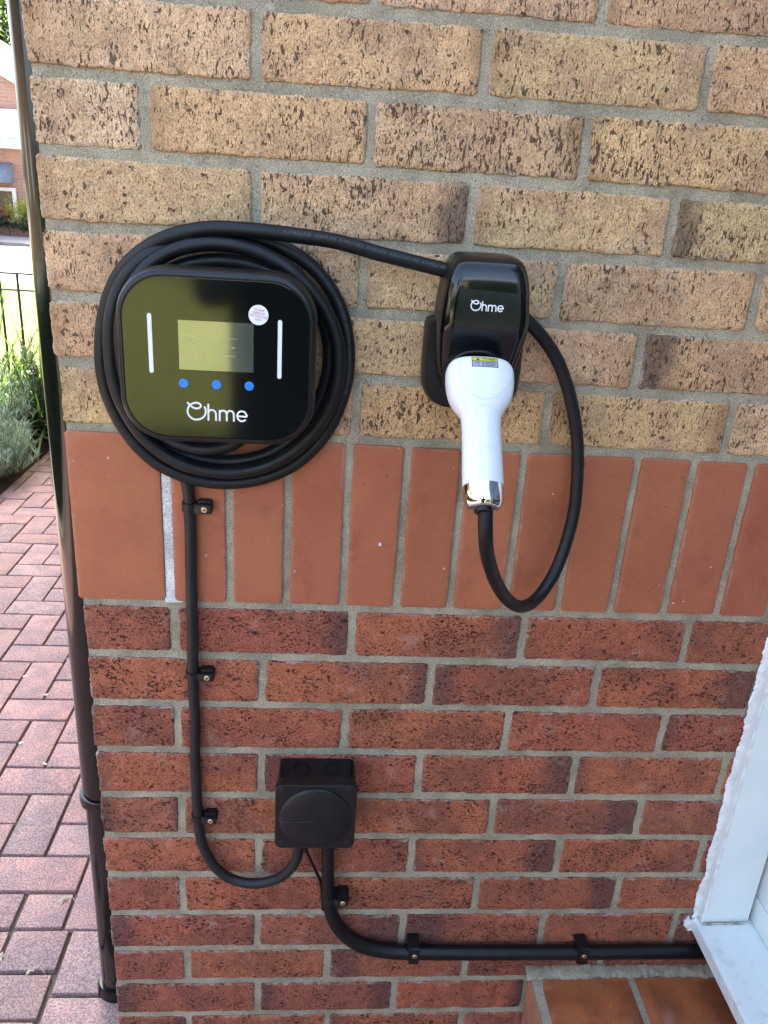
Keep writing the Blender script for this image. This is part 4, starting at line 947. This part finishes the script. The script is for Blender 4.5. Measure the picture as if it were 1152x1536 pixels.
# ------------------------------------------------------------------ planting
def quad_leaf(v, f, base, d, L, w, bend, up=Vector((0, 0, 1)), segs=3):
    d = d.normalized(); s = d.cross(up)
    if s.length < 1e-3: s = Vector((1, 0, 0))
    s.normalize(); n0 = len(v); p = Vector(base); dd = d.copy()
    for k in range(segs+1):
        t = k/segs; ww = w*(1-.92*t**1.6)*(.55+.45*min(1, t*4)); v += [tuple(p-s*ww/2), tuple(p+s*ww/2)]
        dd = (dd+Vector((0, 0, -bend))).normalized(); p = p+dd*L/segs
    for k in range(segs): a = n0+2*k; f.append((a, a+1, a+3, a+2))
def rdir(r, zlo, zhi):
    a = r.uniform(0, 2*math.pi); z = r.uniform(zlo, zhi); q = math.sqrt(max(0, 1-z*z)); return Vector((q*math.cos(a), q*math.sin(a), z))
def silver_bush(loc, rad, h, n, lab, sd, mat='lavender'):
    r = random.Random(sd); t = thing('silver_shrub' if mat == 'lavender' else 'dark_shrub', lab, 'shrub', loc, 'shrubs beside the paving'); v = []; f = []; sv = []; sf = []
    for i in range(n):
        a = r.uniform(0, 2*math.pi); q = rad*math.sqrt(r.random()); base = Vector((q*.35*math.cos(a), q*.35*math.sin(a), 0))
        hh = h*(.45+.55*r.random())*(1-.35*(q/rad)**2); tip = Vector((q*math.cos(a), q*math.sin(a), hh))
        mid = (base+tip)/2+Vector((q*.25*math.cos(a), q*.25*math.sin(a), 0))
        P = [base.lerp(mid, k/4)*(1-k/4)+mid.lerp(tip, k/4)*(k/4) for k in range(5)]
        a_, b_ = tube_geo(P, .0013, 4, False); k0 = len(sv); sv += [tuple(x) for x in a_]; sf += [tuple(x+k0 for x in y) for y in b_]
        nl = 34 if mat == 'lavender' else 22
        for k in range(nl):
            u = .25+.75*k/nl; p = base.lerp(mid, u)*(1-u)+mid.lerp(tip, u)*u
            dr = rdir(r, .1, .9); L = r.uniform(.028, .055) if mat == 'lavender' else r.uniform(.025, .045)
            quad_leaf(v, f, p, dr+(tip-mid).normalized()*.6, L, r.uniform(.005, .009) if mat == 'lavender' else r.uniform(.010, .018), .10, segs=2)
    mesh_obj('foliage', v, f, M[mat], t); mesh_obj('stems', sv, sf, M['bark'], t); return t
silver_bush((-1.42, 2.98, GZ), .30, .38, 260, 'low silver shrub nearest the camera, spilling over the paving edge', 3)
silver_bush((-1.74, 2.95, GZ), .34, .66, 300, 'silver shrub at the left edge of the picture', 4)
silver_bush((-1.60, 3.42, GZ), .32, .58, 260, 'taller silver shrub behind the low one', 5)
silver_bush((-1.12, 3.72, GZ), .20, .40, 120, 'silver shrub against the drainpipe, in shade', 8)
silver_bush((-2.15, 3.35, GZ), .36, .66, 160, 'silver shrub furthest left in the bed', 6)
silver_bush((-1.30, 3.92, GZ), .36, .66, 240, 'dark green shrub under the railing', 9, 'shrub')
silver_bush((-.80, 3.92, GZ), .30, .55, 140, 'dark green shrub behind the drainpipe', 10, 'shrub')
def strappy(loc, n, L, lab, sd):
    r = random.Random(sd); v = []; f = []
    for i in range(n):
        d = rdir(r, .45, .98); quad_leaf(v, f, Vector((r.uniform(-.07, .07), r.uniform(-.07, .07), 0)), d, L*r.uniform(.55, 1.1), r.uniform(.012, .022), r.uniform(.05, .16), segs=7)
    t = thing('strappy_plant', lab, 'plant', loc, 'strap-leaved plants by the railing'); mesh_obj('leaves', v, f, M['strap'], t); return t
strappy((-1.62, 3.62, GZ), 170, 1.0, 'strap-leaved green plant in front of the railing, left', 21)
strappy((-1.32, 3.80, GZ), 150, .95, 'strap-leaved green plant in front of the railing, next to the drainpipe', 22)
strappy((-2.25, 3.9, GZ), 60, .95, 'strap-leaved green plant at the far left of the bed', 23)

fn = thing('railing', 'black iron railing between the shrubs and the sunlit lawn', 'railing', (-3.0, 4.1, GZ))
for z, h in ((.885, .010), (.790, .010), (.10, .010)): MB().box((-4, -.012, z-h/2), (2.7, .012, z+h/2)).obj('rail', M['iron'], fn)
bar = None
for k in range(62):
    x = -3.62+k*.1035
    o = bpy.data.objects.new('bar', bar.data) if bar else None
    if not bar:
        a_, b_ = tube_geo([Vector((0, 0, z)) for z in (-.02, .4, .884)], .0080, 8); bar = mesh_obj('bar', a_, b_, M['iron'], fn, smooth=50); bar.location = (x, 0, 0)
    else: link(o, fn); o.location = (x, 0, 0)
for x in (-3.95, -1.9, .15, 2.1): MB().box((x-.018, -.018, -.03), (x+.018, .018, .93)).obj('post', M['iron'], fn)

# ------------------------------------------------------------------ far side of the road
fh = thing('far_house', 'red brick house across the drive with a white gable and a blue-grey porch roof', 'house', (-9, 20.2, GZ))
def F(n_, a, b, m, bv=0): return box(n_, (a[0]+9, a[1]-20.2, a[2]-GZ), (b[0]+9, b[1]-20.2, b[2]-GZ), m, fh, bv)
F('wall', (-16, 20.4, GZ-.1), (-5.0, 28, 1.02), M['brickwork_hazed_red'])
F('garage_wall', (-16, 19.90, 1.02), (-6.6, 28, 1.62), M['upvc'])
F('soffit', (-16, 19.70, .80), (-6.7, 20.38, 1.0), M['upvc'])
v = [(-1.5, -.4, 3.62-.0), (3.0, -.4, 3.62), (.6, -.4, 5.6), (-1.5, 7.8, 3.62), (3.0, 7.8, 3.62), (.6, 7.8, 5.6)]
v = [(-7.0, -.1, 2.78), (3.2, -.1, 2.78), (-1.9, -.1, 5.4), (-7.0, 7.8, 2.78), (3.2, 7.8, 2.78), (-1.9, 7.8, 5.4)]
mesh_obj('gable', v, [(0, 1, 2), (5, 4, 3), (0, 3, 4, 1)], M['brickwork_hazed_red'], fh)
for sx, (xa, xb) in enumerate(((-7.2, -1.9), (3.4, -1.9))):
    p = [(xa, -.5, 2.70), (xb, -.5, 5.45), (xb, 8, 5.45), (xa, 8, 2.70)]; q = [(x, y, z+.16) for x, y, z in p]
    o = mesh_obj('roof_slope', p+q, [(0, 1, 2, 3), (7, 6, 5, 4), (0, 4, 5, 1), (1, 5, 6, 2), (2, 6, 7, 3), (3, 7, 4, 0)], M['slate'], fh); fix_normals(o)
    p = [(xa, -.56, 2.62), (xb, -.56, 5.37), (xb, -.56, 5.66), (xa, -.56, 2.91)]; q = [(x, -.51, z) for x, y, z in p]
    o = mesh_obj('verge_board', p+q, [(0, 1, 2, 3), (7, 6, 5, 4), (0, 4, 5, 1), (1, 5, 6, 2), (2, 6, 7, 3), (3, 7, 4, 0)], M['upvc'], fh); fix_normals(o)
v = [(-1.2, .19, 1.66), (1.62, .19, 1.66), (1.62, -1.0, 1.25), (-1.2, -1.0, 1.25), (-1.2, .19, 1.22), (1.62, .19, 1.22), (1.62, -1.0, 1.21), (-1.2, -1.0, 1.21)]
o = mesh_obj('porch_roof', v, [(0, 1, 2, 3), (4, 5, 6, 7), (0, 3, 7, 4), (1, 5, 6, 2), (2, 6, 7, 3), (0, 4, 5, 1)], M['slate'], fh); fix_normals(o)
F('porch_fascia', (-10.3, 19.16, -.06), (-7.30, 19.20, .11), M['upvc'])
for wx in (-9.6, -8.3, -12.0):
    w_ = F('window', (wx, 20.30, -.85), (wx+.95, 20.36, -.06), M['upvc']); box('pane', (wx+9+.08, .09, -.78-GZ), (wx+9+.42, .096, -.14-GZ), M['window_glass'], w_); box('pane', (wx+9+.5, .09, -.78-GZ), (wx+9+.87, .096, -.14-GZ), M['window_glass'], w_)
def leafy(name, lab, cat, loc, rx, ry, rz, n, L, mat, sd, trunk=0, group=None, extra=None):
    r = random.Random(sd); v = []; f = []; t = thing(name, lab, cat, loc, group)
    cl = [(rdir(r, -.5, 1)*r.uniform(.35, .85), r.uniform(.28, .45)) for _ in range(16)]
    for i in range(n):
        c, q = r.choice(cl); p = c+rdir(r, -1, 1)*q*r.uniform(.5, 1)**.5; p = Vector((p.x*rx, p.y*ry, p.z*rz+rz+trunk))
        if p.z < .0: p.z = r.uniform(0, .1)
        quad_leaf(v, f, p, rdir(r, -.6, .9), L*r.uniform(.6, 1.3), L*.6, .1, segs=2)
    mesh_obj('crown' if trunk else 'foliage', v, f, M[mat], t)
    if trunk:
        tv = []; tf = []
        for (P, rr) in [([Vector((0, 0, 0)), Vector((.05, 0, trunk*.6)), Vector((0, .1, trunk+rz))], .16)]+[([Vector((0, 0, trunk*.8)), Vector((c.x*rx*.5, c.y*ry*.5, trunk+rz*.6)), Vector((c.x*rx, c.y*ry, trunk+rz+c.z*rz))], .05) for c, _ in cl[:7]]:
            a_, b_ = tube_geo(catmull(P, .4), lambda u, R=rr: R*(1-.75*u), 8); k0 = len(tv); tv += [tuple(x) for x in a_]; tf += [tuple(x+k0 for x in y) for y in b_]
        mesh_obj('trunk', tv, tf, M['bark'], t, smooth=60)
    else: mesh_obj('stems', [(-.02, 0, 0), (.02, 0, 0), (.02, 0, rz), (-.02, 0, rz), (0, .02, 0), (0, .02, rz)], [(0, 1, 2, 3), (0, 4, 5, 3)], M['bark'], t)
    return t
leafy('garden_shrub', 'yellow-green rounded bush in front of the far brick wall', 'shrub', (-7.05, 19.75, GZ+.1), .42, .4, .42, 1800, .06, 'yellow_leaf', 31)
leafy('garden_shrub', 'dark green low hedge along the far footway', 'hedge', (-7.3, 19.55, GZ+.05), 1.6, .35, .22, 3500, .06, 'shrub', 32)
leafy('garden_shrub', 'dark green bush under the far window', 'shrub', (-8.9, 19.75, GZ+.05), 1.3, .4, .34, 3000, .07, 'shrub', 33)
fb = leafy('rose_bush', 'bush of red flowers under the far window', 'flowers', (-7.62, 19.62, GZ+.1), .40, .3, .26, 700, .05, 'shrub', 34)
r = random.Random(5); v = []; f = []
for i in range(260): quad_leaf(v, f, Vector((r.gauss(0, .22), r.gauss(-.1, .1), r.uniform(.25, .62))), rdir(r, -.3, 1), .05, .05, .1, segs=2)
mesh_obj('blossom', v, f, M['flower'], fb)
leafy('tree', 'green tree above the far roofs', 'tree', (-14.0, 38, GZ), 3.6, 3.4, 3.0, 9000, .28, 'tree_leaf', 41, trunk=3.2)
leafy('tree', 'green tree further left beyond the roofs', 'tree', (-22.0, 40, GZ), 4, 3.6, 3.2, 6000, .3, 'tree_leaf', 42, trunk=3)

# ------------------------------------------------------------------ what stands behind the camera (seen in the glossy plastic and chrome), plus side hedges added for dark reflections
nh = thing('house_opposite', 'pale brick house facing the wall across the front lawn', 'house', (3, -20, GZ))
for n_, a, b, m in (('wall', (-7, -6, -.1), (9, 0, 4.8), 'brickwork_buff'), ('door', (1, .0, .1), (1.9, .05, 2.1), 'iron'), ('window', (-4, 0, 1), (-2, .05, 2.1), 'upvc'), ('window', (4, 0, 1), (6, .05, 2.1), 'upvc'), ('garage_door', (6.4, 0, .05), (8.8, .06, 2.1), 'upvc')):
    box(n_, a, b, M[m], nh)
v = [(-7.4, -6.4, 4.8), (9.4, -6.4, 4.8), (9.4, .4, 4.8), (-7.4, .4, 4.8), (-5, -3, 7.2), (7, -3, 7.2)]
mesh_obj('roof', v, [(3, 2, 5, 4), (2, 1, 5), (1, 0, 4, 5), (0, 3, 4), (0, 1, 2, 3)], M['slate'], nh)
hg = thing('hedge', 'clipped dark hedge closing the front lawn', 'hedge', (-7, -14, GZ))
r = random.Random(77); v = []; f = []
for i in range(9000):
    p = Vector((r.uniform(-8, 7), r.uniform(-.4, .4), r.uniform(0, 1.7))); p.y = .42*math.copysign(1, p.y) if r.random() < .7 else p.y
    quad_leaf(v, f, p, rdir(r, -.5, 1), r.uniform(.07, .13), .07, .1, segs=2)
mesh_obj('foliage', v, f, M['shrub'], hg); box('stems', (-8, -.3, 0), (7, .3, 1.55), M['shrub'], hg)
hg = thing('hedge', 'tall dark hedge added out of view on the right to darken the holster reflection', 'hedge', (3.6, -5.2, GZ))  # unseen hedge, added so the holster front reflects something dark
r = random.Random(78); v = []; f = []
for i in range(9000):
    p = Vector((r.uniform(-2.9, 3), r.uniform(-.5, .5), r.uniform(0, 2.3))); p.y = .5*math.copysign(1, p.y) if r.random() < .7 else p.y
    quad_leaf(v, f, p, rdir(r, -.5, 1), r.uniform(.07, .13), .07, .1, segs=2)
mesh_obj('foliage', v, f, M['shrub'], hg); box('stems', (-2.9, -.4, 0), (3, .4, 2.15), M['shrub'], hg)
hg = thing('hedge', 'low dark hedge added out of view left of the block paving to darken the downpipe reflection', 'hedge', (-2.85, -.6, GZ))  # unseen hedge, added to keep the downpipe's reflection dark
r = random.Random(79); v = []; f = []
for i in range(9000):
    p = Vector((r.uniform(-.35, .35), r.uniform(-2.9, 2.9), r.uniform(0, 1.05))); p.x = .36*math.copysign(1, p.x) if r.random() < .6 else p.x
    quad_leaf(v, f, p, rdir(r, -.5, 1), r.uniform(.05, .09), .05, .1, segs=2)
mesh_obj('foliage', v, f, M['shrub'], hg); box('stems', (-.28, -2.85, 0), (.28, 2.85, .92), M['shrub'], hg)
nb = thing('neighbour_house', 'buff brick house beyond the pale drive on the left', 'house', (-14, -4, GZ))
for n_, a, b, m in (('wall', (-6, -5, -.1), (0, 9, 4.8), 'brickwork_buff'), ('window', (0, -2, 1), (.05, 0, 2.1), 'upvc'), ('window', (0, 4, 1), (.05, 6, 2.1), 'upvc')): box(n_, a, b, M[m], nb)
v = [(-6.4, -5.4, 4.8), (.4, -5.4, 4.8), (.4, 9.4, 4.8), (-6.4, 9.4, 4.8), (-3, -2.4, 7), (-3, 6.4, 7)]
mesh_obj('roof', v, [(0, 1, 4), (1, 2, 5, 4), (2, 3, 5), (3, 0, 4, 5), (3, 2, 1, 0)], M['slate'], nb)
leafy('tree', 'tree behind the clipped hedge', 'tree', (-9, -18, GZ), 3, 3, 2.6, 5000, .26, 'tree_leaf', 43, trunk=2.4)

# the photographer, seen as a dark shape in the charger glass and the chrome
def person():
    t = thing('person', 'person in dark clothes holding up a phone to photograph the wall', 'person', (.225, -1.36, GZ))
    J = {'pel': ((0, 0, .96), .175), 'wst': ((0, .0, 1.12), .175), 'chs': ((0, .02, 1.32), .190), 'nk0': ((0, .0, 1.49), .065), 'nk1': ((0, .02, 1.545), .055),
         'shL': ((-.18, .0, 1.43), .062), 'elL': ((-.22, .13, 1.18), .042), 'wrL': ((.02, .32, 1.34), .028), 'shR': ((.18, .0, 1.43), .062), 'elR': ((.24, .13, 1.18), .042), 'wrR': ((.14, .32, 1.34), .028),
         'hL': ((-.10, 0, .92), .095), 'kL': ((-.12, .03, .50), .060), 'aL': ((-.12, .0, .09), .040), 'tL': ((-.14, .17, .035), .035),
         'hR': ((.10, 0, .92), .095), 'kR': ((.13, .03, .50), .060), 'aR': ((.14, .0, .09), .040), 'tR': ((.16, .17, .035), .035)}
    E_ = [('pel', 'wst'), ('wst', 'chs'), ('chs', 'nk0'), ('nk0', 'nk1'), ('chs', 'shL'), ('shL', 'elL'), ('elL', 'wrL'), ('chs', 'shR'), ('shR', 'elR'), ('elR', 'wrR'),
          ('pel', 'hL'), ('hL', 'kL'), ('kL', 'aL'), ('aL', 'tL'), ('pel', 'hR'), ('hR', 'kR'), ('kR', 'aR'), ('aR', 'tR')]
    def skin_mesh(name, J, E_, root, mat, sub=2):
        names = list(J); me = bpy.data.meshes.new(name); me.from_pydata([J[k][0] for k in names], [(names.index(a), names.index(b)) for a, b in E_], [])
        o = bpy.data.objects.new(name, me); C.objects.link(o)
        m = o.modifiers.new('s', 'SKIN'); m2 = o.modifiers.new('u', 'SUBSURF'); m2.levels = sub; m2.render_levels = sub
        for k, vv in zip(names, me.skin_vertices[0].data): vv.radius = (J[k][1], J[k][1]*(.72 if k in ('pel', 'wst', 'chs') else 1)); vv.use_root = k == root
        bpy.context.view_layer.update()
        nm = bpy.data.meshes.new_from_object(o.evaluated_get(bpy.context.evaluated_depsgraph_get())); bpy.data.objects.remove(o)
        nm.materials.append(mat); oo = bpy.data.objects.new(name, nm); link(oo, t); sm(nm, 80); return oo
    b = skin_mesh('body', J, E_, 'pel', M['shirt'])
    b.data.materials.append(M['jeans'])
    for p in b.data.polygons: p.material_index = 1 if p.center.z < .95 else 0
    hd = []
    for i in range(17):
        ph = math.pi*i/16; z = math.cos(ph)
        hd.append([(.074*math.sin(ph)*math.cos(a)*(1-.15*(z < 0)*-z), .02+.092*math.sin(ph)*math.sin(a)+(.018 if math.sin(a) > .93 and -.35 < z < .05 else 0), 1.655+.118*z) for a in [2*math.pi*k/28 for k in range(28)]])
    v, f = loft_geo(hd); fix_normals(mesh_obj('head', v, f, M['skin'], t, smooth=80))
    hr = [[(x*1.08, (y-.02)*1.08+.008, z+.012) for x, y, z in ring] for ring in hd[:8]]; v, f = loft_geo(hr); fix_normals(mesh_obj('hair', v, f, M['hair'], t, smooth=80))
    for sx in (-1, 1):
        v, f = tube_geo([Vector((sx*.030, .108, 1.668)), Vector((sx*.030, .113, 1.668))], .011, 10); mesh_obj('eye', v, f, M['sticker_black'], t)
        wx = .02 if sx < 0 else .14; cx = wx+(-sx)*.018
        HJ = {'w': ((wx, .32, 1.34), .026), 'p': ((cx, .37, 1.375), .030)}; HE = [('w', 'p')]
        for q in range(4):
            b0 = (cx-sx*.004, .385, 1.36+.017*q); HJ['a%d' % q] = (b0, .009); HJ['b%d' % q] = ((cx-sx*.026, .405, 1.362+.017*q), .0085); HJ['c%d' % q] = ((cx-sx*.040, .392, 1.362+.017*q), .0075); HE += [('p', 'a%d' % q), ('a%d' % q, 'b%d' % q), ('b%d' % q, 'c%d' % q)]
        HJ['t1'] = ((cx-sx*.018, .365, 1.405), .010); HJ['t2'] = ((cx-sx*.034, .372, 1.42), .008); HE += [('p', 't1'), ('t1', 't2')]
        skin_mesh('hand', HJ, HE, 'p', M['skin'], 1)
    return t
person()
pm = cam.matrix_world @ Matrix.Translation((0, -.005, .012))
ph = box('phone', (-.038, -.135, -.004), (.038, .020, .004), M['black_gloss'], None, .003); ph.matrix_world = pm
tag(ph, 'black mobile phone held up by the photographer', 'phone')

# ------------------------------------------------------------------ litter, weeds
def sprig(x, y, lab, sd, k=7, s=1.0):
    r = random.Random(sd); v = []; f = []
    for i in range(k):
        a = r.uniform(0, 6.28); quad_leaf(v, f, Vector((0, 0, .002)), Vector((math.cos(a), math.sin(a), r.uniform(.1, .7))), r.uniform(.010, .018)*s, .007*s, .35, segs=3)
    v0, f0 = tube_geo(catmull([Vector((0, 0, .003)), Vector((.02*s, .004, .005)), Vector((.034*s, -.008*s, .002))], .01), .0008, 5); n = len(v); v += [tuple(p) for p in v0]; f += [tuple(q+n for q in w) for w in f0]
    o = mesh_obj('dry_sprig', v, f, M['dry'], None); o.location = (x, y, GZ+.001); tag(o, lab, 'dried flower', 'dried flower bits on the paving'); return o
sprig(-.222, .395, 'dried flower sprig lying on the block left of the drainpipe', 1, 9, .85)
sprig(-.232, .228, 'dried three-petalled flower on the joint of the nearest paving blocks', 2, 4, .85)
sprig(-.300, .258, 'small dried petals at the left edge near the bottom', 3, 5, .9)
ST = iter(('short pale straw above the three-petalled flower', 'pale straw on the block beside the foot of the drainpipe', 'longest pale straw, on the bottom left block'))
for (x, y, a, L) in ((-.262, .285, .6, .022), (-.135, .205, .9, .018), (-.270, .165, .8, .03)):
    v, f = tube_geo([Vector((0, 0, .001)), Vector((L/2*math.cos(a), L/2*math.sin(a), .0025)), Vector((L*math.cos(a), L*math.sin(a), .001))], .0008, 5)
    o = mesh_obj('straw', v, f, M['dry'], None); o.location = (x, y, GZ+.001); tag(o, next(ST), 'straw', 'straws on the paving')
CR = iter(('pale crumb in the joint nearest halfway up the paving', 'pale crumb in a joint far up the paving, beside the pipe', 'pale crumb in a joint at the far left of the paving', 'pale crumb just below the farthest pair', 'tiny white crumb close to the low silver shrub', 'pale crumb lowest of those in the joints'))
for (x, y) in ((-.49, .913), (-.492, 1.335), (-.59, 1.232), (-.50, 1.14), (-1.07, 2.95), (-.40, .829)):
    v = [(rnd.uniform(-.009, .009), rnd.uniform(-.007, .007), rnd.uniform(.001, .006)) for _ in range(12)]
    o = mesh_obj('pale_crumb', v, [(0, 1, 2), (3, 4, 5), (6, 7, 8), (9, 10, 11), (0, 5, 9), (2, 7, 4)], M['seed'], None); o.location = (x, y, GZ); tag(o, next(CR), 'crumb', 'crumbs in the paving joints')
def weed(x, y, z, lab, sd, s=1.0, n=9):
    r = random.Random(sd); v = []; f = []
    for i in range(n): quad_leaf(v, f, Vector((0, 0, 0)), Vector((r.uniform(-1, .3), r.uniform(-1, .2), r.uniform(.4, 1.4))), .03*s*r.uniform(.6, 1.2), .013*s, .15, segs=3)
    o = mesh_obj('weed', v, f, M['weed'], None); o.location = (x, y, z); tag(o, lab, 'weed'); return o
weed(-.018, .055, GZ+.035, 'small green weed growing up beside the drainpipe foot', 1, 1.3)
weed(-.006, .03, GZ+.002, 'small green weed at the foot of the wall corner', 2, .9)
weed(-.004, -.012, GZ-.004, 'lowest green weed on the wall edge at the bottom', 3, .8, 7)
weed(-.395, .622, GZ-.004, 'tiny weed sprouting between paving blocks', 4, .35, 8)
weed(-.305, .755, GZ-.004, 'tiny weed in the joint further from the camera', 5, .3, 6)
